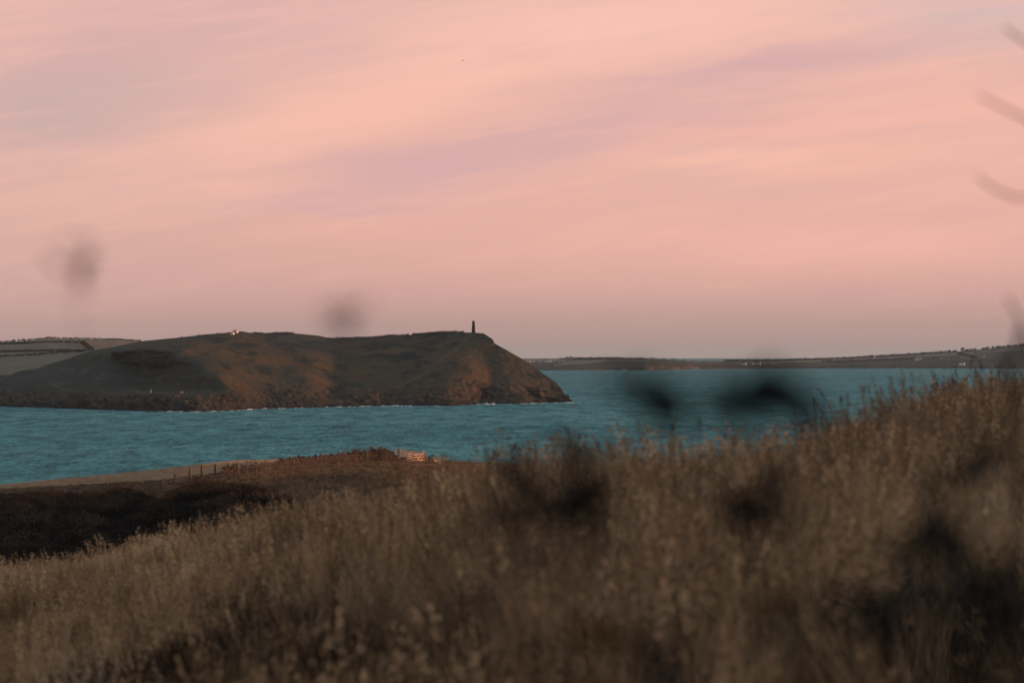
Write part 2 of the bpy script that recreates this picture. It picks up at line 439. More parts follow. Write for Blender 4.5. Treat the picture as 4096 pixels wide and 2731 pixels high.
def spur(crest, w, A, peak=.42, vf=45):
    # hollow to the left of a spur crest running down the slope (photo column, row)
    global hoff
    cp = np.array(sorted(crest, key=lambda q: q[1]), float)
    pc = np.interp(hyy, cp[:, 1], cp[:, 0]) + 22 * fbm(np.stack([np.broadcast_to(HPX[None] / 120, hyy.shape), hyy / 32, np.full(hyy.shape, w * .37)], -1), 3)
    t = (pc - HPX[None]) / (w * (1 + (.35 if w < 400 else 0) * fbm(np.stack([0 * hyy, hyy / 40, np.full(hyy.shape, w * .11)], -1), 2)))
    b = np.where(t < 0, 0, np.where(t < peak, t / peak, np.clip((1 - t) / (1 - peak), 0, 1)))
    b = b * sstep(cp[0, 1] - 10, cp[0, 1] + vf, hyy) * (1 - sstep(cp[-1, 1] - 25, cp[-1, 1] + 12, hyy))
    hoff = hoff + A * smooth1(smooth1(b, 13, 1), 7, 0)
spur([(735, 1385), (752, 1420), (775, 1450), (802, 1458), (850, 1490), (880, 1520), (905, 1545), (932, 1570)], 700, 85, .42, 90)
spur([(1292, 1512), (1340, 1530), (1400, 1553), (1470, 1585), (1480, 1612)], 220, 26, .5, 85)
spur([(1893, 1506), (1955, 1530), (2030, 1555), (2075, 1580), (2085, 1608)], 230, 28, .55, 110)
spur([(1090, 1560), (1140, 1575), (1165, 1612)], 150, 18, .5)
spur([(2120, 1540), (2160, 1570), (2175, 1604)], 80, 14, .5)
spur([(1570, 1530), (1585, 1570), (1600, 1612)], 60, 16, .5)
hsd = shore_d(hys)
_sds = smooth1(smooth1(hsd, 91, 0), 41, 0)
hD = hoff + _sds[None] + (hsd - _sds)[None] * (1 - sstep(0, .3, hf)[:, None])
def head_pt(px, py):
    """point of the headland seen at a photo pixel"""
    i = int(np.clip(np.searchsorted(HPX, px), 1, len(HPX) - 1))
    ff = np.interp(-py, -hyy[:, i], hf)
    return P(px, py, np.interp(ff, hf, hD[:, i]))
def polyline_dist(p, pts):
    best = np.full(p.shape[:-1], 1e9)
    for a, b in zip(pts[:-1], pts[1:]):
        a, b = np.array(a[:3]), np.array(b[:3]); ab = b - a
        t = np.clip(((p - a) @ ab) / (ab @ ab), 0, 1)
        best = np.minimum(best, np.linalg.norm(p - (a + t[..., None] * ab), axis=-1))
    return best
def normals_grid(v):
    du = np.gradient(v, axis=1); dv = np.gradient(v, axis=0)
    n = np.cross(du, dv); n /= np.linalg.norm(n, axis=-1, keepdims=True) + 1e-9
    return np.where(n[..., 2:3] < 0, -n, n)

def build_headland():
    F = hf[:, None]
    yy = hyy
    v = pix(HPX[None], yy, hD)
    n0 = normals_grid(v)
    hz = v[..., 2].copy()
    steep = 1 - n0[..., 2]
    rockband = 1 - sstep(8, 24, hz + 6 * fbm(v / 35, 3))
    # gullies and ledges: push surface in and out along its normal, less near the skyline
    amp = sstep(0, .02, F) * (1 - sstep(.9, .995, F))
    dg = 7.0 * fbm(v / np.array([45, 60, 60]), 4) * (.35 + .9 * sstep(.15, .5, steep)) * amp
    dr = 4.5 * (np.abs(fbm(v / np.array([11, 15, 13]) + 5, 4)) - .25) * rockband * sstep(0, .015, F)
    db = .9 * fbm(v / 6.0 + 9, 3) * sstep(0.0, .05, F) * (.4 + .6 * amp)
    nh = n0.copy()
    v = v + nh * (dg + dr * 1.6 + db)[..., None]
    v[0, :, 2] = np.minimum(v[0, :, 2], .0) - 1.5
    v[1, :, 2] = np.minimum(v[1, :, 2], .6)
    nn = normals_grid(v)
    st = 1 - nn[..., 2]
    # ground colours, plus the shade tone painted on the hollow face
    c = lambda *q: np.array(q)
    a1 = fbm(v / 90 + 2, 4); a2 = fbm(v / np.array([28, 45, 28]) + 8, 4); a3 = fbm(v / 9 + 4, 3); a4 = fbm(v / np.array([60, 60, 60]) + 31, 4)
    grass, bracken, olive, gorse, rock = c(.052, .045, .030), c(.076, .050, .026), c(.040, .039, .028), c(.013, .020, .019), c(.036, .036, .035)
    col = lerp(grass, bracken, sstep(-.15, .25, a1 + .5 * a3 - .35 * sstep(50, 68, hz))[..., None])
    col = lerp(col, olive, (.8 * sstep(.0, .3, a4 + .3 * a3))[..., None])
    col = lerp(col, gorse, (.8 * sstep(.22, .38, a2 + .35 * a3 + .12 * sstep(.1, .4, st)))[..., None])
    # shade of the hollow face behind the bench, painted in as dull green-grey
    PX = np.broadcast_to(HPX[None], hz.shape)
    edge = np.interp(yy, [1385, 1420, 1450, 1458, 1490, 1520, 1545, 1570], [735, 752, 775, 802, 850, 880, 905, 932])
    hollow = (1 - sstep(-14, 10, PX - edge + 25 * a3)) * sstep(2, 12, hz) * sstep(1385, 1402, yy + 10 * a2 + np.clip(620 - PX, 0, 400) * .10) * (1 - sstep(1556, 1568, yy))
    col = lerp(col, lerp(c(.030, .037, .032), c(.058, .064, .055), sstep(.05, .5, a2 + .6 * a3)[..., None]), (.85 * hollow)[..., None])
    # dark gorse thickets
    for (px, py, rx, ry) in [(1500, 1389, 75, 12), (1600, 1385, 95, 13), (1690, 1395, 60, 8), (1830, 1372, 26, 6), (1010, 1415, 30, 10), (1000, 1445, 26, 10), (970, 1380, 60, 12),
                             (1150, 1385, 60, 14), (870, 1358, 45, 10), (1570, 1425, 110, 8), (1230, 1440, 60, 9), (1110, 1340, 40, 5)]:
        q = ((PX - px) / rx) ** 2 + ((yy - py) / ry) ** 2
        col = lerp(col, gorse, (.85 * (1 - sstep(.4, 1.3, q - 2.2 * a3 - 1.8 * a2)))[..., None])
    rk = np.clip(sstep(.42, .62, st + .25 * a3) * sstep(-.1, .2, rockband + .2) + rockband * sstep(-.25, .1, a3 + st - .3), 0, 1)
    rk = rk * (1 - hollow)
    rc = lerp(c(.016, .018, .019), c(.058, .050, .043), sstep(.0, .45, a3 + .4 * a2)[..., None])
    col = lerp(col, rc, rk[..., None])
    crag = (1 - sstep(.6, 1.3, ((PX - 1945) / 48) ** 2 + ((yy - (1350 + (PX - 1945) * .45)) / 15) ** 2)) * sstep(-.25, .05, a3)
    col = lerp(col, c(.035, .032, .030), (.8 * crag)[..., None])
    wet = 1 - sstep(1.0, 4.5, hz + 1.5 * a3)
    col = lerp(col, c(.022, .022, .023), wet[..., None])
    for pts, wd, k in [([(1885,1338),(1850,1372),(1800,1412),(1750,1448),(1722,1470),(1690,1500),(1620,1535),(1570,1548)], 2.2, .55),
                       ([(-300,1545),(60,1560),(150,1505),(230,1545),(290,1565),(420,1566),(560,1570),(700,1572),(930,1570)], 1.6, .6),
                       ([(1080,1335),(1180,1370),(1280,1395),(1400,1425)], 1.6, .35), ([(1420,1440),(1480,1465),(1530,1510),(1550,1540)], 1.6, .3)]:
        d = polyline_dist(v, [tuple(head_pt(*q)) for q in pts])
        col = lerp(col, c(.10, .076, .048), (k * (1 - sstep(wd * .4, wd * 1.5, d)))[..., None])
    # land behind the skyline
    back = []
    for o, dz in ((12, -.6), (40, -3.0), (110, -9), (220, -30), (330, -90)):
        b = v[-1].copy(); dirv = b - np.array([0, 0, EYE]); dirv[:, 2] = 0; dirv /= np.linalg.norm(dirv, axis=1, keepdims=True)
        b += dirv * o; b[:, 2] = np.maximum(b[:, 2] + dz, -8); back.append(b)
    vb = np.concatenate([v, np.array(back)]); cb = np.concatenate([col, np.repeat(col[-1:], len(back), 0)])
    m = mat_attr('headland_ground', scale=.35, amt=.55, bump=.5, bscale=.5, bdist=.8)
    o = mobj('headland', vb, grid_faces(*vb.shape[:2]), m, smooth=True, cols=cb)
    tag(o, 'brown headland with rocky cliffs rising from the sea', None, None, 'structure')
    return v
HV = build_headland()

# ------------------------------------------------------------------ fields behind the headland (left)
IC = {-900: [(3000,1560),(3300,1450),(3700,1395)], 0: [(2600,1530),(2750,1480),(3000,1430),(3300,1395),(3700,1372)],
      96: [(2600,1520),(2750,1470),(3000,1425),(3300,1390),(3700,1363)], 191: [(2650,1500),(2800,1450),(3000,1420),(3300,1380),(3700,1353.5)],
      413: [(2800,1440),(3000,1405),(3300,1380),(3700,1358)], 459: [(2800,1430),(3000,1400),(3300,1378),(3700,1357)], 566: [(2900,1410),(3200,1385),(3700,1364)],
      900: [(3000,1400),(3300,1380),(3700,1362)], 1400: [(3100,1410),(3300,1395),(3700,1375)]}
IPX = np.arange(-900, 1400, 4.0)
i_f, i_off, i_ys, i_yr = columns_to_grid(IC, IPX, 90)
i_off = smooth1(i_off, 21, 1); i_yr = smooth1(i_yr, 5, 0)
def inland_pt(px, py):
    i = int(np.clip(np.searchsorted(IPX, px), 1, len(IPX) - 1))
    return P(px, py, np.interp((i_ys[i] - py) / (i_ys[i] - i_yr[i]), i_f, i_off[:, i]))
def build_inland():
    yy = i_ys[None] + (i_yr - i_ys)[None] * i_f[:, None]
    v = pix(IPX[None], yy, i_off)
    v[..., 2] += .5 * fbm(v / 40, 3)
    PX = np.broadcast_to(IPX[None], yy.shape)
    a = fbm(v / 60, 4)[..., None]; b = fbm(v / np.array([90, 12, 12]), 3)[..., None]
    stub, pale, tan = np.array([.125, .108, .082]), np.array([.150, .128, .094]), np.array([.210, .145, .090])
    col = lerp(stub, pale, np.clip(.5 + a * 1.5 + b, 0, 1))
    edge = 350 + (yy - 1372) * .8
    col = np.where((PX > edge)[..., None], lerp(tan, stub, np.clip(.3 + a * 2, 0, 1)), col)
    back = []
    for o, dz in ((60, -4), (300, -40), (500, -120)):
        q = v[-1].copy(); q[:, 1] += o; q[:, 2] += dz; back.append(q)
    vb = np.concatenate([v, np.array(back)]); cb = np.concatenate([col, np.repeat(col[-1:], 3, 0)])
    o = mobj('inland_fields', vb, grid_faces(*vb.shape[:2]), mat_attr('stubble_fields', scale=.1, amt=.35), smooth=True, cols=cb)
    tag(o, 'pale stubble fields on the hill behind the headland', None, None, 'structure')
build_inland()

M = {}
M['hedge'] = mat_noise('hedge_leaves', (.020, .028, .022), (.045, .048, .030), 1.2, bump=.4)
def leaf_cloud(c, r, n, size, seed, squash=1.0):
    """n small leaf-clump quads through an uneven volume -> verts, faces"""
    g = np.random.default_rng(seed)
    d = g.normal(size=(n, 3)); d /= np.linalg.norm(d, axis=1, keepdims=True)
    rr = g.random(n) ** .45
    k = 1 + .55 * perlin(d * 1.6 + seed * 3.7)
    p = d * (rr * k)[:, None] * np.array(r) + np.array(c)
    a = g.normal(size=(n, 3)); a /= np.linalg.norm(a, axis=1, keepdims=True)
    b = np.cross(a, g.normal(size=(n, 3))); b /= np.linalg.norm(b, axis=1, keepdims=True)
    s = size * (.6 + .8 * g.random(n))[:, None]
    v = np.stack([p - a * s - b * s * .6, p + a * s - b * s * .5, p + a * s * .8 + b * s * .6, p - a * s * .7 + b * s * .5], 1).reshape(-1, 3)
    f = np.arange(4 * n).reshape(-1, 4)
    return v, f
def hedgerow(pts, h, w, seed, label, mat, step, leaf, group):
    """long lumpy hedge following ground points"""
    pts = [Vector(p) for p in pts]; o3 = pts[0]; vs, fs, n0 = [], [], 0
    g = random.Random(seed)
    for a, b in zip(pts[:-1], pts[1:]):
        L = (b - a).length; k = max(1, int(L / step))
        for i in range(k):
            c = a.lerp(b, (i + g.random() * .6) / k) - o3
            hh = h * (.75 + .5 * g.random())
            v, f = leaf_cloud((c.x, c.y, c.z + hh * .42), (step * .75, w * .6, hh * .6), 34, leaf, seed * 100 + i + int(c.x))
            vs.append(v); fs.append(f + n0); n0 += len(v)
    ob = mobj('hedgerow', np.concatenate(vs), np.concatenate(fs), mat); ob.location = o3
    return tag(ob, label, 'hedge', group)
for i, (pts, lab) in enumerate([
    ([(-60,1380),(0,1372),(96,1363),(191,1354),(300,1356),(413,1358.5)], 'dark hedge along the skyline above the left stubble field'),
    ([(-60,1378),(0,1377),(120,1374),(230,1370),(330,1372)], 'thin hedge between the two upper stubble fields on the left'),
    ([(-60,1411),(0,1409),(150,1406),(300,1405),(352,1404)], 'upper of two close parallel hedges left of the dark slope'),
    ([(-60,1430),(0,1428),(150,1420),(260,1411),(340,1407)], 'lower of two close parallel hedges left of the dark slope'),
    ([(330,1372),(345,1385),(368,1400)], 'short hedge running down beside the tan field on the left'),
    ([(413,1358),(459,1357),(500,1360),(566,1364)], 'low broken hedge topping the tan field on the left skyline')]):
    hedgerow([inland_pt(*q) for q in pts], 3.2 if i != 5 else 1.6, 3, 20 + i, lab, M['hedge'], 5.0 if i != 5 else 2.5, .75, 'hedges between the left fields')

# ------------------------------------------------------------------ far coast (right)
FC = {2040: [(0,1480.5),(25,1470),(300,1452),(900,1435)], 2231: [(0,1480.8),(25,1471),(250,1455),(900,1435.5)], 2304: [(0,1480.8),(25,1470),(200,1450),(800,1434)],
      2452: [(0,1480),(25,1468),(150,1445),(500,1434)], 2581: [(0,1480),(15,1462),(80,1445),(400,1436)], 2660: [(0,1479),(15,1462),(80,1448),(300,1438)],
      2764: [(0,1476),(15,1462),(100,1452),(400,1443.5)], 2898: [(0,1475),(12,1469),(150,1458),(600,1445)], 3100: [(0,1473.5),(12,1467),(150,1456),(700,1444.5)],
      3186: [(0,1473),(12,1467),(160,1454),(700,1440.5)], 3373: [(0,1473),(20,1462),(150,1452),(800,1434.5)], 3559: [(0,1473),(20,1462),(150,1445),(900,1424)],
      3746: [(0,1473),(20,1462),(200,1440),(1000,1412.5)], 3885: [(0,1473.5),(20,1462),(200,1438),(1000,1401)], 4096: [(0,1474),(20,1460),(200,1430),(1000,1380.5)], 4700: [(0,1474),(20,1455),(200,1420),(1000,1345)]}
FPX = np.arange(2040, 4700, 3.4)
f_f, f_off, f_ys, f_yr = columns_to_grid(FC, FPX, 70)
f_off = smooth1(f_off, 15, 1); f_yr = smooth1(f_yr, 7, 0); f_sd = shore_d(smooth1(f_ys, 15, 0))
def far_pt(px, py):
    i = int(np.clip(np.searchsorted(FPX, px), 1, len(FPX) - 1))
    return P(px, py, f_sd[i] + np.interp((f_ys[i] - py) / (f_ys[i] - f_yr[i]), f_f, f_off[:, i]))
def build_far():
    yy = f_ys[None] + (f_yr - f_ys)[None] * f_f[:, None]
    v = pix(FPX[None], yy, f_sd[None] + f_off)
    PX = np.broadcast_to(FPX[None], yy.shape); F = f_f[:, None]
    cl = (1 - sstep(.25, .7, F)) * sstep(2400, 2500, PX) * (1 - sstep(2760, 2900, PX)) + .25 * (1 - sstep(.1, .4, F))
    v[..., 1] += 26 * fbm(v / np.array([70, 300, 30]), 4) * cl * sstep(0, .08, F)
    v[..., 2] += 2.0 * fbm(v / np.array([90, 200, 60]) + 3, 3) * sstep(0, .3, F) * (1 - sstep(.85, 1, F))
    v[0, :, 2] -= 4
    a = fbm(v / np.array([120, 160, 40]), 4); b = fbm(v / np.array([30, 60, 12]) + 7, 4)
    c = lambda *q: np.array(q)
    dark, tan, brown, rock = c(.026, .031, .028), c(.165, .138, .098), c(.070, .055, .040), c(.04, .04, .038)
    col = lerp(dark, brown, (.55 * sstep(-.1, .3, a + .5 * b))[..., None])
    def field(top, bot, x0, x1, colr, k=.9):
        tp = np.interp(PX, *zip(*top)); bt = np.interp(PX, *zip(*bot))
        mk = sstep(-.6, .6, yy - tp) * sstep(-.6, .6, bt - yy + 1.2 * b) * sstep(x0, x0 + 8, PX) * (1 - sstep(x1 - 8, x1, PX))
        return lerp(col, lerp(colr, colr * .8, sstep(-.2, .2, b)[..., None]), (k * mk)[..., None])
    col = field([(2210,1462),(2280,1442),(2430,1439)], [(2210,1464),(2330,1457),(2430,1444)], 2208, 2440, tan)
    col = field([(2440,1436),(2580,1437)], [(2440,1440),(2580,1441)], 2430, 2600, brown)
    col = field([(2750,1447),(2900,1448)], [(2750,1451),(2900,1452)], 2740, 2890, tan, .7)
    col = field([(2900,1450),(3186,1442),(3373,1436),(3559,1426),(3746,1415),(3885,1406)], [(2900,1452),(3186,1448),(3373,1445),(3559,1436),(3746,1424),(3885,1417)], 2940, 3900, tan)
    col = field([(3746,1426),(3960,1414)], [(3746,1440),(3960,1432)], 3780, 3980, brown * 1.25)
    col = field([(3885,1404),(4096,1386),(4600,1360)], [(3885,1416),(4096,1400),(4600,1380)], 3900, 4690, tan * .85, .7)
    rk = cl * (1 - sstep(.1, .45, F + .4 * b)) * sstep(-.1, .2, b)
    col = lerp(col, c(.13, .105, .085), np.clip(rk, 0, 1)[..., None])
    back = []
    for o, dz in ((80, -3), (500, -30), (900, -120)):
        q = v[-1].copy(); q[:, 1] += o; q[:, 2] += dz; back.append(q)
    vb = np.concatenate([v, np.array(back)]); cb = np.concatenate([col, np.repeat(col[-1:], 3, 0)])
    o = mobj('far_coast', vb, grid_faces(*vb.shape[:2]), mat_attr('far_coast_ground', scale=.04, amt=.4), smooth=True, cols=cb)
    tag(o, 'low far coast with fields across the bay', None, None, 'structure')
build_far()
M['hedge_far'] = mat_noise('far_hedge_leaves', (.022, .028, .022), (.04, .042, .03), .5)
for i, (pts, h, lab) in enumerate([
    ([(2905,1445.5),(3100,1444.5),(3186,1440.5),(3373,1434.5),(3559,1424),(3746,1412.5),(3830,1406)], 5.5, 'long dark hedge on the skyline of the far coast'),
    ([(3862,1403.5),(3905,1400.5)], 7, 'bushy hedge right of the white skyline house'),
    ([(3925,1397.5),(3958,1394.5)], 7, 'short clipped windbreak hedge between two gaps on the far skyline'),
    ([(3970,1393),(4096,1381),(4300,1369)], 6, 'tall windbreak hedge at the right end of the far skyline'),
    ([(3838,1417),(3875,1424),(3905,1434)], 6, 'hedge running downhill below the white skyline house'),
    ([(3290,1449),(3400,1448),(3600,1440),(3660,1436)], 7, 'scrubby hedge along the foot of the tan far field'),
    ([(2304,1435),(2452,1435),(2578,1437)], 4, 'low hedge on the far skyline behind the cliff top')]):
    hedgerow([far_pt(*q) for q in pts], h, 7, 60 + i, lab, M['hedge_far'], 9.0, 2.0, 'hedges on the far coast')

# ------------------------------------------------------------------ near hillside and the field below
CREST = [  # photo column, crest row of the grass tops, crest distance, distance where grass meets the frame's foot
 (-1500, 2330, 45, 13), (-600, 2280, 42, 13), (0, 2240, 38, 12), (300, 2205, 36, 11), (500, 2170, 34, 10), (650, 2125, 32, 9.5), (850, 2070, 28, 8.5), (1000, 2035, 26, 8),
 (1200, 1990, 23, 7), (1400, 1950, 20, 6.5), (1600, 1918, 17, 6), (1800, 1882, 15, 5.5), (2000, 1868, 14, 5), (2300, 1838, 13, 4.6), (2600, 1815, 13, 4.2), (2900, 1790, 13.5, 4),
 (3200, 1735, 15, 3.8), (3300, 1695, 16, 3.7), (3500, 1630, 18, 3.6), (3700, 1580, 20, 3.5), (3900, 1535, 23, 3.5), (4096, 1505, 26, 3.5), (4500, 1440, 32, 3.5), (5200, 1330, 45, 3.5)]
CR = np.array(CREST, float)
CR[:, 3] *= 1 + .4 * sstep(900, 1800, CR[:, 0])
CR[:, 2] *= 1 + .25 * sstep(1300, 1900, CR[:, 0])
GH = .86
def near_top(x, y):
    """height of the grass tops of the near hillside at plan position"""
    d = np.maximum(np.hypot(x, y), .5); az = np.arctan2(x, y)
    pxx = np.clip(2048 + np.tan(np.clip(az, -1.2, 1.2)) / K, -1500, 5200)
    cr, cd, bd = [np.interp(pxx, CR[:, 0], CR[:, i]) for i in (1, 2, 3)]
    dc, db = (cr - LEVEL) * K, (2731 - LEVEL) * K
    a = (db - dc) / (1 / bd - 1 / cd); b = dc - a / cd
    extra = np.clip(np.degrees(az) - 18.0, 0, 70)
    b = b - .0022 * extra
    cd = cd + extra * 1.2
    z = -(a + b * d)
    over = np.maximum(d - cd, 0)
    z = z - .012 * over ** 2 / (1 + .035 * over) * (1 - sstep(10, 40, extra))
    return EYE + z
def near_ground(x, y):
    p = np.stack([x, y, np.zeros_like(x)], -1)
    return near_top(x, y) - GH + .10 * fbm(p / 1.6, 3) + .05 * fbm(p / .5 + 3, 2)

MC = {-1800: [(60,2600),(100,2380),(200,2130),(300,2050),(360,2020),(420,2000),(440,2080)],
      -600: [(60,2500),(100,2300),(200,2080),(300,2010),(360,1985),(420,1965),(445,2050)],
      0: [(60,2450),(90,2270),(150,2110),(220,2012),(270,1976),(330,1957),(400,1941),(430,2000)],
      500: [(60,2400),(90,2235),(150,2085),(220,1992),(260,1953),(320,1917),(400,1894),(430,1950)],
      900: [(60,2350),(100,2135),(150,2025),(200,1965),(250,1918),(290,1886),(350,1862),(410,1847),(440,1900)],
      1300: [(60,2200),(100,2062),(160,1985),(220,1933),(280,1884),(330,1860),(380,1842),(420,1833),(450,1880)],
      1600: [(60,2120),(100,2005),(160,1935),(220,1895),(300,1865),(350,1852),(390,1843),(420,1838),(450,1870)],
      1900: [(60,2070),(100,1970),(200,1898),(300,1868),(350,1859),(400,1853),(450,1890)],
      2600: [(60,2060),(100,1990),(200,1930),(300,1905),(400,1892),(450,1930)],
      5000: [(60,2060),(100,1990),(200,1930),(300,1905),(400,1892),(450,1930)]}
MPX = np.arange(-1800, 5000, 8.0)
MD = np.concatenate([np.linspace(46, 440, 150), np.array([450, 462, 480, 510, 540])])
mk = sorted(MC)
_m = np.stack([np.interp(MD, [q[0] for q in MC[k]], [(q[1] - LEVEL) * K * q[0] for q in MC[k]]) for k in mk])
_m = np.stack([np.interp(MPX, mk, _m[:, j]) for j in range(len(MD))])      # drop below the eye
_m = smooth1(smooth1(_m, 9, 0), 25, 1)
_edge = sstep(432, 470, MD)[:, None]
_m = _m + _edge * (EYE + 4 - _m)
def field_z(x, y):
    """ground height of the field at plan position (scalar or array)"""
    x, y = np.asarray(x, float), np.asarray(y, float)
    pxx = 2048 + x / y / K
    i = np.clip((pxx - MPX[0]) / 8.0, 0, len(MPX) - 1.001); j = np.clip(np.interp(y, MD, np.arange(len(MD))), 0, len(MD) - 1.001)
    i0, j0 = i.astype(int), j.astype(int); fi, fj = i - i0, j - j0
    m = (_m[j0, i0] * (1 - fi) + _m[j0, i0 + 1] * fi) * (1 - fj) + (_m[j0 + 1, i0] * (1 - fi) + _m[j0 + 1, i0 + 1] * fi) * fj
    return EYE - m
def field_pt(px, d):
    x = (px - W / 2) * K * d
    return Vector((x, d, float(field_z(x, d))))
def field_at(px, py):
    """field point seen at a photo pixel"""
    for d in np.arange(70, 440, 1.0):
        if field_pt(px, d).z >= P(px, py, d).z: return field_pt(px, d)
    return field_pt(px, 430)

SCRUB_TOP = [(-900, 2000), (0, 1962), (150, 1952), (250, 1950), (330, 1960), (480, 1935), (560, 1950), (640, 1985), (700, 1955), (760, 1925), (830, 1908), (950, 1925), (1040, 1945), (1110, 1985), (1200, 2040), (1320, 2130)]
def scrub_mask(px, py, j=0.0):
    top = np.interp(px, *zip(*SCRUB_TOP))
    return sstep(-6, 14, py - top - 12 + j) * (1 - sstep(1150, 1350, px))
def build_grounds():
    # near hillside
    xs = np.concatenate([np.linspace(-40, -12, 30)[:-1], np.linspace(-12, 12, 121), np.linspace(12, 120, 70)[1:]])
    ysv = np.concatenate([np.linspace(-25, 0, 16)[:-1], np.linspace(0, 70, 200)])
    Xg, Yg = np.meshgrid(xs, ysv)
    v = np.stack([Xg, Yg, near_ground(Xg, Yg)], -1)
    m = mat_noise('hillside_soil', (.030, .022, .016), (.075, .052, .034), 2.5, bump=.6)
    o = mobj('hillside', v, grid_faces(*Xg.shape), m, smooth=True)
    tag(o, 'dry grassy hillside in the foreground', None, None, 'structure')
    # field below
    PXg, Dg = np.meshgrid(MPX, MD)
    Xf = (PXg - W / 2) * K * Dg
    v = np.stack([Xf, Dg, EYE - _m], -1)
    a = fbm(v / 14, 4); b = fbm(v / np.array([9, 4, 4]) + 5, 4)
    v[..., 2] += .12 * b * (Dg > 60)
    py = LEVEL + _m / Dg / K
    c = lambda *q: np.array(q)
    col = lerp(c(.088, .068, .046), c(.165, .130, .090), np.clip(.5 + 1.4 * a + .9 * b, 0, 1)[..., None])
    col = lerp(col, c(.070, .048, .030), (.7 * sstep(.1, .35, b + .3 * a))[..., None])
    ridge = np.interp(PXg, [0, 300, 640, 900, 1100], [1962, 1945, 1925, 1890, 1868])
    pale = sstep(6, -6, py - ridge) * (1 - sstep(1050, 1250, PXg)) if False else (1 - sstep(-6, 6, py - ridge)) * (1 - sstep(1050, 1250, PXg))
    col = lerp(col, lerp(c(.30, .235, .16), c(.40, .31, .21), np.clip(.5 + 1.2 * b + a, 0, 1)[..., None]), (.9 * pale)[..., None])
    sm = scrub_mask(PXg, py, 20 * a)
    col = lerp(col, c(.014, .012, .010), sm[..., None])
    ce = sstep(436, 446, Dg)
    col = lerp(col, c(.09, .07, .05), ce[..., None])
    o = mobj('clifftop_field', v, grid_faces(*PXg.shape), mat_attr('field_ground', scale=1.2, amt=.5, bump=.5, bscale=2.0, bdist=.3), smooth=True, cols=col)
    tag(o, 'rough grazing field on the cliff top below the hillside', None, None, 'structure')
build_grounds()

# ------------------------------------------------------------------ grasses and scrub
def grass_mat(name, c1, c2, c3, nscale, trans=0, rw=.75):
    m, nt, bs = new_mat(name)
    rnd = nt.nodes.new('ShaderNodeObjectInfo').outputs['Random']
    geo = nt.nodes.new('ShaderNodeNewGeometry').outputs['Position']
    n = noise(nt, geo, nscale, 3, .6)
    f = mth(nt, 'ADD', mth(nt, 'MULTIPLY', rnd, rw), mth(nt, 'MULTIPLY', mth(nt, 'SUBTRACT', n, .32), .85), clamp=True)
    nt.links.new(ramp(nt, f, [(.1, c1), (.5, c2), (.95, c3)]), bs.inputs['Base Color'])
    bs.inputs['Roughness'].default_value = .8
    if trans:
        tl = nt.nodes.new('ShaderNodeBsdfTranslucent'); nt.links.new(bs.inputs['Base Color'].links[0].from_socket, tl.inputs[0])
        mx = nt.nodes.new('ShaderNodeMixShader'); mx.inputs[0].default_value = trans
        nt.links.new(bs.outputs[0], mx.inputs[1]); nt.links.new(tl.outputs[0], mx.inputs[2]); nt.links.new(mx.outputs[0], nt.nodes['Material Output'].inputs[0])
    return m
def grass_clump(name, seed, mat, nblade, nstalk, h, rad, bw, seeds=12, fine=1.0, hl0=.16):
    g = np.random.default_rng(seed); vs, fs = [], []
    def ribbon(p0, d, L, w, bend, segs=4):
        n0 = len(vs); a = g.random() * 6.28; side = np.array([math.cos(a), math.sin(a), 0])
        bd = np.array([math.cos(bend[0]), math.sin(bend[0]), 0]) * bend[1]
        for i in range(segs + 1):
            t = i / segs; c = p0 + d * L * t + bd * L * t * t - np.array([0, 0, .25 * bend[1] * L * t * t]); ww = w * (1 - .85 * t)
            vs.append(c - side * ww / 2); vs.append(c + side * ww / 2)
        for i in range(segs): fs.append((n0 + 2 * i, n0 + 2 * i + 1, n0 + 2 * i + 3, n0 + 2 * i + 2))
        return c, d + bd * 1.6
    ln = g.normal(size=2) * .16
    for _ in range(nblade):
        a, r = g.random() * 6.28, rad * math.sqrt(g.random())
        p0 = np.array([math.cos(a) * r, math.sin(a) * r, -.04])
        d = np.array([ln[0] + g.normal() * .11, ln[1] + g.normal() * .11, 1.0])
        ribbon(p0, d / np.linalg.norm(d), h * (.55 + .5 * g.random()), bw, (g.random() * 6.28, .04 + .22 * g.random()), 4)
    for _ in range(nstalk):
        a, r = g.random() * 6.28, rad * math.sqrt(g.random())
        p0 = np.array([math.cos(a) * r, math.sin(a) * r, -.04])
        d = np.array([g.normal() * .13 - .05, g.normal() * .13, 1.0]); d /= np.linalg.norm(d)
        L = h * (.85 + .4 * g.random())
        tip, dd = ribbon(p0, d, L, bw * .55, (math.pi + g.normal() * .7, .08 + .2 * g.random()), 4)
        dd = dd / np.linalg.norm(dd)
        hl = h * (hl0 + .14 * g.random())
        for s in range(seeds):
            t = s / seeds; c = tip - dd * hl * (1 - t) * .9 + g.normal(size=3) * .012 * fine * (h / .6) * (1 - .6 * t)
            ax = dd + g.normal(size=3) * .45; ax /= np.linalg.norm(ax)
            sd = np.cross(ax, g.normal(size=3)); sd /= np.linalg.norm(sd)
            l2, w2 = h * (.030 + .02 * g.random()), h * .009 * fine
            n0 = len(vs); vs.extend([c - sd * w2, c + ax * l2 * .5 - sd * w2 * .8, c + ax * l2, c + ax * l2 * .4 + sd * w2]); fs.append((n0, n0 + 1, n0 + 2, n0 + 3))
    return bpy.data.objects.new(name, mesh_data(name, np.array(vs), fs, mat))

M['straw'] = grass_mat('dry_straw', (.11, .066, .034), (.46, .312, .168), (.88, .645, .375), .8, .4, .6)
M['tuss'] = grass_mat('field_straw', (.050, .037, .025), (.135, .100, .063), (.23, .172, .112), .12)
M['palegrass'] = grass_mat('pale_field_straw', (.22, .165, .11), (.36, .275, .185), (.50, .39, .27), .1)

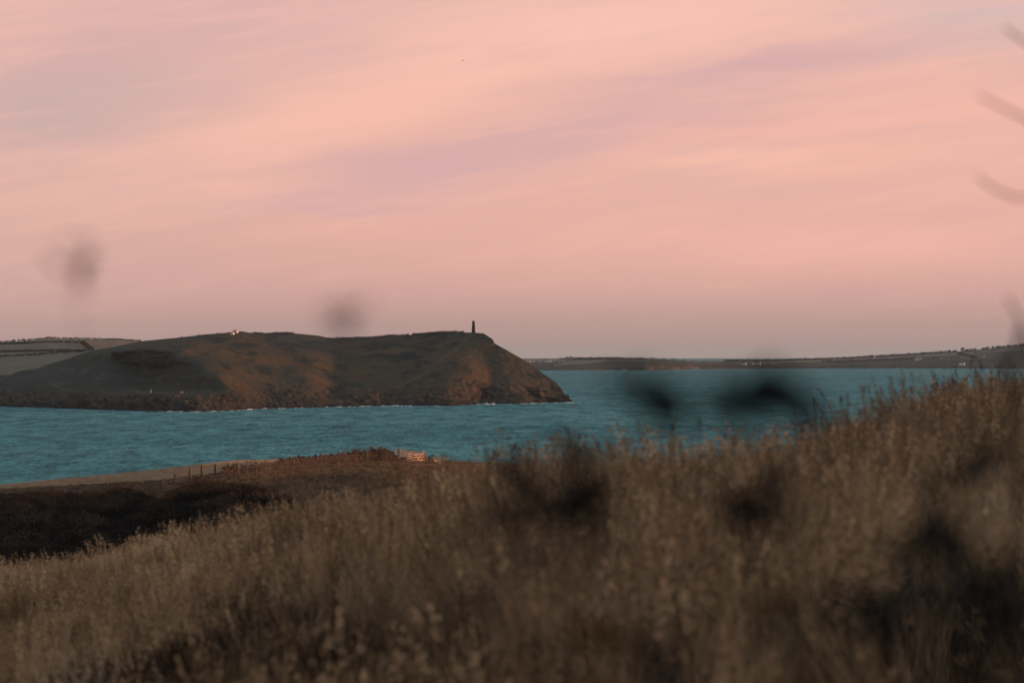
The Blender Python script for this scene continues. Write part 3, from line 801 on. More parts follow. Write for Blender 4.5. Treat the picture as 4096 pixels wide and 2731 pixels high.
def build_near_grass():
    g = np.random.default_rng(11)
    N = 190000
    pxs = g.uniform(-500, 4700, N); d = np.sqrt(g.uniform(1.5 ** 2, 50 ** 2, N))
    x, y = (pxs - W / 2) * K * d, d
    cd = np.interp(pxs, CR[:, 0], CR[:, 2])
    # thin out by area so that the cover is even, a bit denser close by
    p3 = np.stack([x, y, np.zeros(N)], -1)
    patch = fbm(p3 / 1.3 + 4, 3); patch2 = fbm(p3 / np.array([3.0, 4.0, 1]) + 12, 3)
    keep = (d < cd + 5) & (g.random(N) < np.clip(.72 + 1.0 * patch + .9 * patch2 - .62 * (1 - sstep(1.1, 2.8, d / np.interp(pxs, CR[:, 0], CR[:, 3]))) - .06 * sstep(2200, 3800, pxs), .04, 1))
    x, y, d, pxs, patch2 = x[keep], y[keep], d[keep], pxs[keep], patch2[keep]
    z = near_ground(x, y)
    n = len(x)
    s = (.62 + .62 * g.random(n) ** 1.3) * (1 + .40 * patch2)
    sc = np.stack([s * 1.1, s * 1.1, s], -1)
    protos = [grass_clump('grass_clump', 100 + i, M['straw'], 46, (0, 0, 3, 0, 0, 6, 0, 2)[i], .66, (.06, .09, .05, .10, .07, .08, .06, .07)[i], .0055, 9) for i in range(8)]
    o = scatter('dry_grass', np.stack([x, y, z], -1), g.random(n) * 6.28, sc, protos, tilt=g.normal(size=(n, 2)) * .09 + np.stack([np.zeros(n), .5 * fbm(np.stack([x, y, 0 * x], -1) / 1.1 + 9, 2)], -1))
    tag(o, 'tall dry straw-coloured grass covering the foreground hillside', 'grass')
    N = 1300; pxs = np.where(g.random(N) < .25, g.uniform(-300, 1900, N), g.uniform(1900, 4500, N)); dd = np.interp(pxs, CR[:, 0], CR[:, 2]) * g.uniform(.55, 1.05, N); x, y = (pxs - W / 2) * K * dd, dd
    wm = grass_mat('feathery_straw', (.085, .055, .033), (.21, .14, .082), (.38, .27, .165), 1.2, .3, .7)
    pro = [grass_clump('wisp', 950 + i, wm, 3, 3 + i, .80, .07, .005, 26, .55, .24) for i in range(4)]
    o = scatter('feather_grass', np.stack([x, y, near_ground(x, y)], -1), g.random(N) * 6.28, (.75 + .4 * g.random(N)) * (1 + .18 * sstep(3000, 3700, pxs)), pro, tilt=g.normal(size=(N, 2)) * .12)
    tag(o, 'taller feathery grass heads rising out of the hillside grass', 'grass')
    # dark heathery undergrowth showing between the tufts, thickest close by
    m = grass_mat('dark_undergrowth', (.008, .006, .006), (.030, .020, .013), (.13, .075, .036), 1.0, .2, .5)
    N = 50000; pxs = g.uniform(-400, 4600, N); d = np.sqrt(g.uniform(1.5 ** 2, 34 ** 2, N)); x, y = (pxs - W / 2) * K * d, d
    p3 = np.stack([x, y, np.zeros(N)], -1); a = fbm(p3 / np.array([1.5, 2.6, 1]) + 21, 2)
    pr = np.clip(-.05 + 3.2 * a + 1.05 * (1 - sstep(1.1, 2.6, d / np.interp(pxs, CR[:, 0], CR[:, 3]))) + .12 * sstep(1500, 4000, pxs), 0, 1) * (d < np.interp(pxs, CR[:, 0], CR[:, 2]) + 1)
    k = g.random(N) < pr; n = k.sum()
    pro = []
    for i in range(4):
        pro.append(grass_clump('undergrowth_clump', 900 + i, m, 44, 2, .60, .10, .008, 6))
    sc = .65 + .5 * g.random(n)
    o = scatter('undergrowth', np.stack([x, y, near_ground(x, y)], -1)[k], g.random(n) * 6.28, sc, pro)
    tag(o, 'dark brown heathery undergrowth between the grass tufts', 'undergrowth')
build_near_grass()

def build_field_grass():
    g = np.random.default_rng(12)
    N = 46000
    pxs = g.uniform(-300, 2300, N); d = np.sqrt(g.uniform(70 ** 2, 432 ** 2, N))
    x = (pxs - W / 2) * K * d; z = field_z(x, d); py = LEVEL + (EYE - z) / d / K
    p3 = np.stack([x, d, np.zeros(N)], -1); a = fbm(p3 / np.array([9, 5, 1]) + 5, 3)
    ridge = np.interp(pxs, [0, 300, 640, 900, 1100], [1962, 1945, 1925, 1890, 1868])
    pale = (py < ridge) & (pxs < 1150)
    sm = scrub_mask(pxs, py) > .35
    keep = ~(sm & (g.random(N) > .10)) & (g.random(N) < np.clip(.5 + 1.3 * a, .08, 1))
    t = keep & ~pale
    protos = [grass_clump('tussock', 200 + i, M['tuss'], 34, 4, .40, .34, .05, 5) for i in range(4)]
    s = .55 + .6 * g.random(t.sum()) + .5 * np.clip(a[t], 0, 1)
    o = scatter('field_grass', np.stack([x, d, z], -1)[t], g.random(t.sum()) * 6.28, s, protos)
    tag(o, 'rusty tussocky grass growing over the field around the gate', 'grass')
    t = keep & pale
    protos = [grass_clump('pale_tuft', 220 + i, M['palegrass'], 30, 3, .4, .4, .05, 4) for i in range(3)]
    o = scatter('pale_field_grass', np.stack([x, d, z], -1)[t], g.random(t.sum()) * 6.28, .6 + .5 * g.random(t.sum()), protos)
    tag(o, 'short pale grass on the strip of field above the sea', 'grass')
build_field_grass()

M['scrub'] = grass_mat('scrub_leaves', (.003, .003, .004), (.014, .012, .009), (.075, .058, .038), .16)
M['twig'] = mat_noise('dark_twigs', (.020, .015, .012), (.045, .034, .025), 4)
def bush_mesh(name, seed, mat, n=800, size=.09, r=(1.3, 1.3, 1.0)):
    v, f = leaf_cloud((0, 0, r[2] * .6), r, n, size, seed)
    g = random.Random(seed); mb = MB(); mb.add(v.tolist(), f.tolist())
    for _ in range(26):
        a, e = g.random() * 6.28, g.random() * .9
        L = r[2] * (1.2 + .5 * g.random())
        mb.tube([(0, 0, 0), (math.cos(a) * e * L * .4, math.sin(a) * e * L * .4, L * .6), (math.cos(a) * e * L, math.sin(a) * e * L, L)], [.03, .02, .006], 3, False)
    return mesh_data(name, mb.v, mb.f, mat)
def build_scrub():
    g = np.random.default_rng(13); N = 6500
    pxs = g.uniform(-500, 1350, N); d = np.sqrt(g.uniform(60 ** 2, 300 ** 2, N))
    x = (pxs - W / 2) * K * d; z = field_z(x, d); py = LEVEL + (EYE - z) / d / K
    p3 = np.stack([x, d, np.zeros(N)], -1); a = fbm(p3 / 12 + 2, 3)
    keep = (g.random(N) < scrub_mask(pxs, py, 18 * a)) & (g.random(N) < np.clip(.6 + 1.4 * a, .1, 1))
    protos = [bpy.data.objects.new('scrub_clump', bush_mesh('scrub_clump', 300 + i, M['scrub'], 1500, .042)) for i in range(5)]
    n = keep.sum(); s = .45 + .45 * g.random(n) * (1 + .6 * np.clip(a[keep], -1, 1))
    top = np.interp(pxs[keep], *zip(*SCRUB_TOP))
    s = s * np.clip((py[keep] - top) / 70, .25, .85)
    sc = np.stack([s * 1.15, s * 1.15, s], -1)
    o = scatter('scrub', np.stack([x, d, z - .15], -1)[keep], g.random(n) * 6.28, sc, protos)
    tag(o, 'dark brown bramble and gorse scrub filling the hollow on the left', 'scrub')
    # bushes one can pick out of the thicket
    M['bush'] = grass_mat('olive_bush_leaves', (.028, .022, .014), (.060, .048, .029), (.10, .075, .043), .4)
    for k, (px, d, s, lab) in enumerate([
        (385, 165, 1.0, 'broad olive-brown bush in the middle of the dark hollow'), (230, 225, .6, 'rounded bush breaking the top edge of the scrub at left'),
        (800, 215, .8, 'dark bush humped just below the rail fence'), (640, 150, .8, 'dull brown bush right of the broad olive bush'),
        (90, 150, .9, 'low spreading bush near the left edge of the hollow'), (470, 240, .5, 'small bush where scrub meets the pale field strip')]):
        p = field_pt(px, d); b = empty('scrub_bush', p, lab, 'bush', 'bushes standing out of the scrub')
        v, f = leaf_cloud((0, 0, .85 * s), (1.35 * s, 1.35 * s, .95 * s), 2600, .036 * s, 500 + k)
        mobj('foliage', v, f, M['bush'], b)
        mb = MB(); g2 = random.Random(k)
        for _ in range(9):
            a_, e = g2.random() * 6.28, .3 + .8 * g2.random()
            mb.tube([(0, 0, -.1), (math.cos(a_) * e * .4 * s, math.sin(a_) * e * .4 * s, .7 * s), (math.cos(a_) * e * s, math.sin(a_) * e * s, 1.45 * s)], [.05 * s, .03 * s, .008], 4)
        o = mobj('branch', mb.v, mb.f, M['twig'], b)
build_scrub()

# ------------------------------------------------------------------ daymark tower and buildings on the headland
def ground_below(px, py, d): return P(px, py, d)
def build_tower():
    m, nt, bs = new_mat('tower_stone')
    v = nt.nodes.new('ShaderNodeTexCoord').outputs['Object']
    br = nt.nodes.new('ShaderNodeTexBrick'); nt.links.new(mapping(nt, v, (1, 1, 1), (math.pi / 2, 0, 0)), br.inputs['Vector'])
    br.inputs['Color1'].default_value = (0.033, 0.032, 0.030, 1); br.inputs['Color2'].default_value = (0.055, 0.051, 0.044, 1); br.inputs['Mortar'].default_value = (0.025, 0.023, 0.022, 1)
    br.inputs['Scale'].default_value = 1.4; br.inputs['Mortar Size'].default_value = .03
    nt.links.new(mix(nt, noise(nt, v, .9, 5, .6), br.outputs[0], (.026, .032, .030)), bs.inputs['Base Color']); bs.inputs['Roughness'].default_value = .95
    D = 2536.0; s = K * D
    b = P(1894, 1331.5, D); b.z -= .5
    t = empty('daymark_tower', b, 'tapering round stone daymark tower on the headland summit', 'tower', None)
    h = 48.5 * s + .5; r0, r1 = 8.1 * s, 4.7 * s
    n, rows = 28, 22
    ring = lambda r, z, q=0: [(r * (1 + .012 * perlin(np.array([math.cos(k * 6.283 / n) * 3, math.sin(k * 6.283 / n) * 3, z * 1.3]))) * math.cos(k * 2 * math.pi / n), r * math.sin(k * 2 * math.pi / n), z) for k in range(n)]
    vs, fs = [], []
    for i in range(rows + 1): vs += ring(lerp(r0, r1, i / rows), h * .965 * i / rows)
    for i in range(rows):
        for k in range(n): a, c = i * n + k, i * n + (k + 1) % n; fs.append((a, c, c + n, a + n))
    mobj('shaft', vs, fs, m, t)
    vs = ring(r1 * 1.0 + .06, h * .955) + ring(r1 + .10, h * .985) + ring(r1 + .05, h) + ring(r1 * .68, h) + ring(r1 * .68, h * .9)
    fs = [(i * n + k, i * n + (k + 1) % n, (i + 1) * n + (k + 1) % n, (i + 1) * n + k) for i in range(4) for k in range(n)] + [tuple(range(4 * n, 5 * n))]
    mobj('coping', vs, fs, m, t)
    dm = mat_noise('doorway_dark', (.008, .008, .008), (.016, .014, .012), 2)
    ang = -math.pi / 2 + .85
    MBd = MB().box((math.cos(ang) * (r0 - .38), math.sin(ang) * (r0 - .38), 1.9), (1.0, .5, 1.9), ang + math.pi / 2)
    mobj('doorway', MBd.v, MBd.f, dm, t)
    for k, a2 in enumerate((-1.9, -.6)):
        q = MB().box((math.cos(a2) * (r0 * .78), math.sin(a2) * (r0 * .78), 5.2), (.45, .4, .7), a2 + math.pi / 2)
        mobj('window_slit', q.v, q.f, dm, t)
build_tower()

M['white'] = mat_noise('white_render', (.30, .32, .33), (.42, .44, .44), 1.5)
M['bluegrey'] = mat_noise('painted_grey_wall', (.52, .53, .52), (.62, .62, .60), 1.5)
M['slate'] = mat_noise('slate_roof', (.05, .055, .06), (.09, .095, .10), 2.0)
M['glass'] = mat_noise('dark_glass', (.012, .016, .02), (.03, .035, .04), 2, rough=.15, spec=.5)
M['metal'] = mat_noise('grey_metal', (.16, .16, .16), (.24, .24, .23), 6, rough=.5, spec=.4)
M['concrete'] = mat_noise('weathered_concrete', (.17, .16, .14), (.27, .25, .22), 2)

def house(name, base, w, dp, h, rz, label, cat, group=None, roof='gable', rh=None, wall=None, roofm=None, windows=3, chimney=False, door=True):
    """small building, origin at its base centre; front faces the viewer when rz = 0"""
    e = empty(name, base, label, cat, group); e.rotation_euler.z = rz
    wall = wall or M['white']; roofm = roofm or M['slate']
    rh = rh if rh is not None else h * .55
    wb = MB().box((0, 0, h / 2 - .6), (w, dp, h + 1.2))
    if roof == 'gable':
        x, y = w / 2 - .02, dp / 2 - .02
        wb.add([(-x, -y, h), (-x, y, h), (-x, 0, h + rh - .03), (x, -y, h), (x, y, h), (x, 0, h + rh - .03)], [(0, 2, 1), (3, 4, 5), (0, 3, 5, 2), (1, 2, 5, 4), (0, 1, 4, 3)])
    mobj('wall', wb.v, wb.f, wall, e)
    rb = MB(); ov = .25
    if roof == 'gable':
        for s in (-1, 1):
            x, y = w / 2 + ov, s * (dp / 2 + ov); z0 = h - ov * rh / (dp / 2)
            rb.add([(-x, y, z0), (x, y, z0), (x, 0, h + rh), (-x, 0, h + rh), (-x, y, z0 + .18), (x, y, z0 + .18), (x, 0, h + rh + .2), (-x, 0, h + rh + .2)],
                   [(0, 1, 2, 3), (7, 6, 5, 4), (0, 4, 5, 1), (0, 3, 7, 4), (1, 5, 6, 2)])
    else:
        rb.box((0, 0, h + .14), (w + .4, dp + .4, .25))
    ro = mobj('roof', rb.v, rb.f, roofm, e)
    if chimney:
        q = MB().box((w * .38, 0, h + rh + .3), (.9, .9, 1.8)); mobj('chimney', q.v, q.f, wall, ro)
    for i in range(windows):
        x = (i + .5) / windows * w - w / 2
        if door and windows > 1 and i == windows // 2:
            q = MB().box((x, -dp / 2 - .01, 1.0), (.95, .12, 2.0)); mobj('door', q.v, q.f, M['slate'], e)
        else:
            q = MB().box((x, -dp / 2 - .01, h * .55), (min(1.3, w / windows * .6), .1, min(1.3, h * .4))); wn = mobj('window', q.v, q.f, M['glass'], e)
    return e
def build_lookout():
    p = head_pt(943, 1331.0); p.z -= .2
    e = house('lookout_station', p, 4.6, 3.6, 2.75, -.45, 'square pale lookout building with masts on the hilltop', 'building', None, 'flat', wall=M['bluegrey'], windows=3)
    for x, h, r in ((-1.2, 7.2, .07), (-.35, 4.6, .05)):
        mb = MB().tube([(x, .6, 2.7), (x, .6, 2.7 + h)], [r, r * .5], 6)
        for z in (.45, .7): mb.bar((x - .5, .6, 2.7 + h * z), (x + .5, .6, 2.7 + h * z), .05, .05)
        mobj('mast', mb.v, mb.f, M['metal'], e)
    q = MB()
    for x in (-2.0, 2.0): q.bar((x, -1.6, 2.9), (x + .35 * (1 if x < 0 else -1), -1.6, 3.5), .1, .1)
    q.bar((-2.2, -1.65, 3.05), (2.2, -1.65, 3.05), .06, .06); mobj('roof_rail', q.v, q.f, M['metal'], e)
    p = head_pt(929, 1337.0); p.z -= .2
    house('lookout_hut', p, 3.8, 3.4, 2.3, -.45, 'smaller flat hut just below the lookout building', 'hut', None, 'flat', wall=M['bluegrey'], windows=2, door=False)
    # beacon and stone hut on the bench by the water
    p = head_pt(604, 1573)
    b = empty('shore_beacon', p, 'small white beacon with a pole on the low bench', 'beacon')
    q = MB().box((0, 0, .75), (1.7, 1.7, 2.1), .4, .75); mobj('plinth', q.v, q.f, M['white'], b)
    q = MB().tube([(0, 0, 1.7), (0, 0, 4.3)], [.14, .09], 6); mobj('pole', q.v, q.f, M['white'], b)
    q = MB().box((0, 0, 3.5), (.7, .15, .6), .4); mobj('topmark', q.v, q.f, M['white'], b)
    p = head_pt(727, 1573)
    house('stone_hut', p, 2.4, 2.2, 1.9, .5, 'tiny grey stone hut under the grassy hump on the bench', 'hut', None, 'flat', wall=M['concrete'], windows=1, door=False)
build_lookout()
for k, (px, py, s, lab) in enumerate([(727, 1350, 1.0, 'dark rounded shrub on the ridge left of the lookout, leftmost'), (750, 1355, .8, 'dark shrub just below the ridge left of the lookout'),
                                      (795, 1343, 1.1, 'upright dark shrub on the ridge nearest the lookout'), (871, 1333, .7, 'tiny shrub on the ridge close beside the lookout hut')]):
    p = head_pt(px, py); b = empty('ridge_shrub', p, lab, 'shrub', 'shrubs on the headland ridge')
    v, f = leaf_cloud((0, 0, .7 * s), (.9 * s, .9 * s, .9 * s), 160, .16 * s, 700 + k); mobj('foliage', v, f, M['hedge'], b)
    q = MB().tube([(0, 0, -.5), (0, 0, .8 * s)], [.12, .06], 5); mobj('stem', q.v, q.f, M['twig'], b)

for i, (x0, x1, h, lab) in enumerate([(1010, 1190, 1.6, 'low scrubby hedge on the ridge right of the lookout'), (1345, 1640, 1.7, 'scrubby hedge along the dip in the headland skyline'), (1650, 1870, 1.9, 'dark hedge along the skyline left of the tower')]):
    xs_ = np.arange(x0, x1, 14.0); hedgerow([P(q, np.interp(q, HPX, hyr) + 1.0, float(np.interp(q, HPX, hD[-1])) - 1.0) for q in xs_], h, 2.5, 80 + i, lab, M['hedge'], 1.9, .45, 'hedges on the headland skyline')

# ------------------------------------------------------------------ houses, caravans and trees on the far coast
for px, py, w, h, rz, lab, kw in [
    (2976, 1459, 13, 6.0, -.5, 'long white house nearest the water on the far coast, left of its twin', dict(chimney=True, windows=4)),
    (3033, 1457, 14, 5.5, -.4, 'white gabled house on the far shore, right of the long one', dict(chimney=True, windows=4)),
    (3088, 1457, 15, 4.0, -.4, 'low greyish house right of the two white shore houses', dict(windows=4, wall=M['concrete'])),
    (3010, 1458, 7, 4.0, -.5, 'small outbuilding between the two white shore houses', dict(windows=1)),
    (3671, 1438, 21, 5.5, -.35, 'wide white flat-topped house above the far shore slope', dict(roof='flat', windows=5)),
    (3666, 1443, 9, 5, -.35, 'small white annexe below the wide flat-topped house', dict(roof='flat', windows=2)),
    (3851, 1403, 12, 5.5, -.5, 'white house with dark pyramid roof alone on the far skyline', dict(rh=5.5, windows=3, chimney=True)),
    (3848, 1460, 16, 6.5, -.4, 'pale blue-white house low on the right far slope', dict(windows=4, wall=M['bluegrey'])),
    (3933, 1427, 6, 3.5, -.4, 'tiny white cottage high on the right far slope', dict(windows=2)),
    (3775, 1436, 26, 4.5, -.35, 'long grey farm building among trees on the far slope', dict(windows=5, wall=M['concrete']))]:
    p = far_pt(px, py); p.z -= .5
    house('far_house', p, w, 7, h, rz, lab, 'house', 'houses on the far coast', **kw)
def build_caravans():
    mbw, n = [], 0
    body = MB().box((0, 0, 1.6), (9, 3.4, 2.4)).box((0, 0, .2), (8.6, 3.0, .4))
    body.add([(-4.6, -1.8, 2.8), (4.6, -1.8, 2.8), (4.6, 1.8, 2.8), (-4.6, 1.8, 2.8), (-4.6, 0, 3.5), (4.6, 0, 3.5)], [(0, 1, 5, 4), (2, 3, 4, 5), (1, 2, 5), (0, 4, 3), (0, 3, 2, 1)])
    mats = [mat_noise('caravan_' + nme, c, tuple(q * 1.1 for q in c), .4) for nme, c in (('cream', (.25, .26, .25)), ('pale_blue', (.17, .21, .23)), ('pale_green', (.13, .16, .15)))]
    meshes = [mesh_data('caravan', body.v, body.f, mm) for mm in mats]
    g = random.Random(5)
    for row, (x0, x1, py) in enumerate([(2078, 2235, 1438), (2070, 2240, 1440), (2062, 2250, 1442.5), (2060, 2262, 1445), (2075, 2268, 1447.5), (2090, 2200, 1450)]):
        px = x0 + g.random() * 8
        while px < x1:
            yy = py + g.uniform(-.8, .8)
            if g.random() < .82:
                p = far_pt(px, yy); o = bpy.data.objects.new('caravan', meshes[g.randrange(3)]); link(o)
                o.location = p; o.rotation_euler.z = g.choice((0.2, 1.2, -.5, .6)) + g.uniform(-.2, .2)
                tag(o, 'static caravan among the pale rows on the far coast', 'caravan', 'static caravans parked on the far coast')
            px += g.uniform(8, 16)
build_caravans()
def far_tree(px, py, h, w, seed, label):
    p = far_pt(px, py); p.z -= .4
    t = empty('tree', p, label, 'tree', 'trees on the far skyline')
    q = MB().tube([(0, 0, 0), (0.1 * h * .1, 0, h * .35), (.02 * h, 0, h * .7)], [h * .045, h * .03, h * .012], 6)
    for a in (0.4, 2.3, 4.4): q.tube([(0, 0, h * .35), (math.cos(a) * w * .3, math.sin(a) * w * .3, h * .65)], [h * .02, h * .008], 4)
    mobj('trunk', q.v, q.f, M['twig'], t)
    v, f = leaf_cloud((0, 0, h * .62), (w / 2, w / 2, h * .42), 170, h * .075, seed)
    mobj('crown', v, f, M['hedge_far'], t)
tr = random.Random(9)
ORD = ['first', 'second', 'third', 'fourth', 'fifth', 'sixth', 'seventh', 'eighth', 'ninth', 'tenth']
for px in range(2240, 2300, 7): far_tree(px + tr.uniform(-2, 2), 1436, tr.uniform(5.5, 8.5) * (1.15 if 2255 < px < 2290 else .8), tr.uniform(7, 10), px, ORD[(px - 2240) // 7] + ' wind-shaped tree from left in the grove beside the caravans')
for px in range(2312, 2390, 13): far_tree(px + tr.uniform(-4, 4), 1435, tr.uniform(3.5, 5.0), tr.uniform(5, 9), px, ORD[(px - 2312) // 13] + ' low tree from left on the skyline between grove and cliff')
for px in range(2585, 2632, 7): far_tree(px + tr.uniform(-2, 2), 1437.5, tr.uniform(4.5, 6.5), tr.uniform(6, 9), px, ORD[(px - 2585) // 7] + ' tree from left in the clump above the far cliff')
for px, lab in ((2652, 'left of the pair of round trees right of the cliff clump'), (2690, 'right of the pair of round trees right of the cliff clump')):
    far_tree(px, 1440, 6.5, 13, px, lab); far_tree(px + 9, 1440.5, 5.0, 11, px + 1, 'smaller tree touching the ' + lab)
far_tree(2771, 1446, 5, 9, 5, 'lone bushy tree left of the far shore houses'); far_tree(2820, 1447, 4, 14, 6, 'flat-topped tree on the low far skyline'); far_tree(2735, 1443, 5, 8, 8, 'small pointed tree where the far cliff drops')
for px in range(3735, 3835, 14): far_tree(px, 1437 - (px - 3735) * .03, tr.uniform(5, 8), tr.uniform(8, 12), px, ORD[(px - 3735) // 14] + ' tree from left around the long grey farm building')
far_tree(3838, 1416.5, 8, 14, 77, 'dark tree at the head of the downhill hedge')

# ------------------------------------------------------------------ surf along the rocks
def build_surf():
    m = mat_noise('white_foam', (.40, .45, .46), (.60, .64, .64), .8)
    vs, fs = [], []
    g = np.random.default_rng(21)
    def run(pxa, row_fn, dist_fn, wid, hgt, thr, stepx, seed):
        px = pxa[0]
        while px < pxa[1]:
            d0 = dist_fn(px); k = perlin(np.array([px / 34.0, seed, .3])) + .6 * perlin(np.array([px / 9.0, seed, 4.3])) + thr
            if k > 0:
                w = wid * 1.3 * min(k * 2.2, 1.2) * g.uniform(.5, 1.2)
                c = pix(px, 0, d0); dx = stepx * K * d0 * .5 * g.uniform(1.0, 2.4)
                z0 = -d0 * d0 / RE2
                hh = hgt * .6 * min(k * 2, 1.3) * g.uniform(.15, 1.0)
                n0 = len(vs); x, y = c[0], d0 - g.uniform(0, 3)
                vs.extend([(x - dx, y - w * .4, z0 + .08), (x + dx * .9, y - w * .7, z0 + .08), (x + dx * 1.1, y + 5, z0 + hh * .7), (x - dx, y + 5, z0 + hh * .6), (x - dx * .2, y + 1, z0 + hh), (x, y - w * .8, z0 + .1)])
                fs.extend([(n0, n0 + 5, n0 + 4), (n0 + 5, n0 + 1, n0 + 4), (n0 + 1, n0 + 2, n0 + 4), (n0 + 2, n0 + 3, n0 + 4), (n0 + 3, n0, n0 + 4)])
            px += stepx
    sd = lambda px: float(np.interp(px, HPX, hsd)) - 1.5
    run((20, 640), None, sd, 9, .9, -.22, 2.5, 1.0)
    run((640, 1650), None, sd, 16, 1.5, .16, 1.8, 2.0)
    run((1650, 1880), None, sd, 12, 1.2, -.05, 2.0, 3.0)
    run((1880, 2000), None, sd, 22, 2.6, .25, 1.6, 4.0)
    run((2000, 2300), None, sd, 16, 1.5, .2, 1.8, 5.0)
    run((700, 2250), None, lambda px: sd(px) - 14 - 9 * math.sin(px * .05), 7, .35, -.28, 2.4, 8.0)
    run((2285, 2330), None, lambda px: 2415.0 - 4, 14, .7, .1, 2.0, 6.0)
    fd = lambda px: float(np.interp(px, FPX, f_sd)) - 3
    run((2420, 2760), None, fd, 30, 3.0, -.1, 2.0, 7.0)
    run((2760, 4096), None, fd, 20, 1.8, -.36, 2.2, 9.0)
    o = mobj('surf', np.array(vs), fs, m)
    tag(o, 'white surf breaking along the foot of the cliffs', 'surf', None, 'stuff')
build_surf()

# ------------------------------------------------------------------ hedge bank, fences and gate in the field
M['wood'] = mat_noise('weathered_wood', (.10, .085, .07), (.17, .145, .115), 6, stretch=(1, 1, .2))
M['newwood'] = mat_noise('pale_timber', (.38, .255, .165), (.50, .345, .235), 5, stretch=(1, 1, .2))
M['oldwood'] = mat_noise('dark_damp_wood', (.045, .04, .035), (.085, .075, .06), 5)
M['wire'] = mat_noise('fence_wire', (.10, .09, .08), (.15, .13, .11), 4, rough=.6)
M['bank'] = mat_noise('bank_earth', (.012, .009, .007), (.036, .025, .018), 1.1, bump=.5)
M['stone'] = mat_noise('bank_stone', (.022, .021, .02), (.055, .05, .045), 2.0, bump=.4)

BANK = [(893, 1885, 1868, 262), (930, 1883, 1862, 270), (1000, 1879, 1856, 282), (1080, 1873, 1848, 296), (1160, 1862, 1826, 315), (1250, 1852, 1821, 332), (1350, 1847, 1812, 345),
        (1430, 1845, 1803, 352), (1480, 1846, 1796, 356), (1530, 1846, 1794, 358), (1560, 1846, 1803, 360), (1590, 1846, 1822, 362), (1640, 1848, 1826, 372), (1690, 1850, 1822, 380), (1760, 1851, 1836, 385), (1830, 1852, 1846, 388)]
def build_bank():
    e = empty('hedge_bank', P(*[BANK[0][i] for i in (0, 1, 3)]), 'dark earth and stone hedge bank crossing the field up to the gate', 'bank')
    o3 = e.location
    pxs = np.linspace(893, 1830, 240); rows = 15
    foot = np.interp(pxs, *zip(*[(b[0], b[1]) for b in BANK])); top = np.interp(pxs, *zip(*[(b[0], b[2]) for b in BANK])); dd = np.interp(pxs, *zip(*[(b[0], b[3]) for b in BANK]))
    A, B = pix(pxs, foot + 4, dd), pix(pxs, top + 3, dd + 1.6)
    v = np.zeros((rows, len(pxs), 3))
    for i in range(rows):
        t = i / (rows - 1) * 2
        if t <= 1: v[i] = A + (B - A) * np.array([t, t, 1]) * np.array([1, 1, 0]) + (B - A) * np.array([0, 0, 1]) * np.sin(t * np.pi / 2)
        else:
            q = A.copy(); q[:, 1] += 4.0; q[:, 2] -= .5; v[i] = B + (q - B) * np.array([1, 1, 0]) * (t - 1) + (q - B) * np.array([0, 0, 1]) * (1 - np.cos((t - 1) * np.pi / 2))
    n = fbm(v / 1.6, 4)[..., None]; v += n * np.array([.15, .3, .38]) * (np.arange(rows) > 0)[:, None, None]
    mobj('earth_core', v - np.array(o3), grid_faces(rows, len(pxs)), M['bank'], e, smooth=True)
    g = random.Random(31)
    sm = [MB().blob((0, 0, 0), (.5, .38, .32), k, .35).build('stone', M['stone']).data for k in range(5)]
    for o in [o for o in bpy.data.objects if o.name.startswith('stone') and o.parent is None and o.type == 'MESH']: bpy.data.objects.remove(o)
    for k in range(46):
        px = g.choice((g.uniform(895, 1100), g.uniform(1100, 1580), g.uniform(1170, 1215), g.uniform(893, 935)))
        t = g.random() ** .8
        i = int(np.clip(np.searchsorted(pxs, px), 0, len(pxs) - 1)); r = int(t * 6 + .5)
        o = bpy.data.objects.new('stone', sm[g.randrange(5)]); link(o, e)
        o.location = Vector(v[r, i].tolist()) - o3 + Vector((0, -.08, .0)); s = g.uniform(.3, .75); o.scale = (s, s, s); o.rotation_euler = (g.random(), g.random(), g.random() * 6)
    # grass on and below the bank
    gg = np.random.default_rng(5); n = 1100
    ii = gg.integers(0, len(pxs), n); rr = gg.choice([0, 0, 1, 2, 3, 5, 6, 7, 8, 9], n)
    pts = v[rr, ii] - np.array(o3) + gg.normal(size=(n, 3)) * .15
    protos = [grass_clump('bank_tuft', 240 + k, M['tuss'], 26, 5, .42, .25, .04, 6) for k in range(3)]
    dens = gg.random(n) < np.clip(.02 + 1.0 * fbm(v[rr, ii] / 5, 3) + .40 * ((pxs[ii] > 1180) & (rr < 2)), .0, 1)
    scatter('bank_grass', pts[dens], gg.random(dens.sum()) * 6.28, .6 + .8 * gg.random(dens.sum()), protos, parent=e)
build_bank()

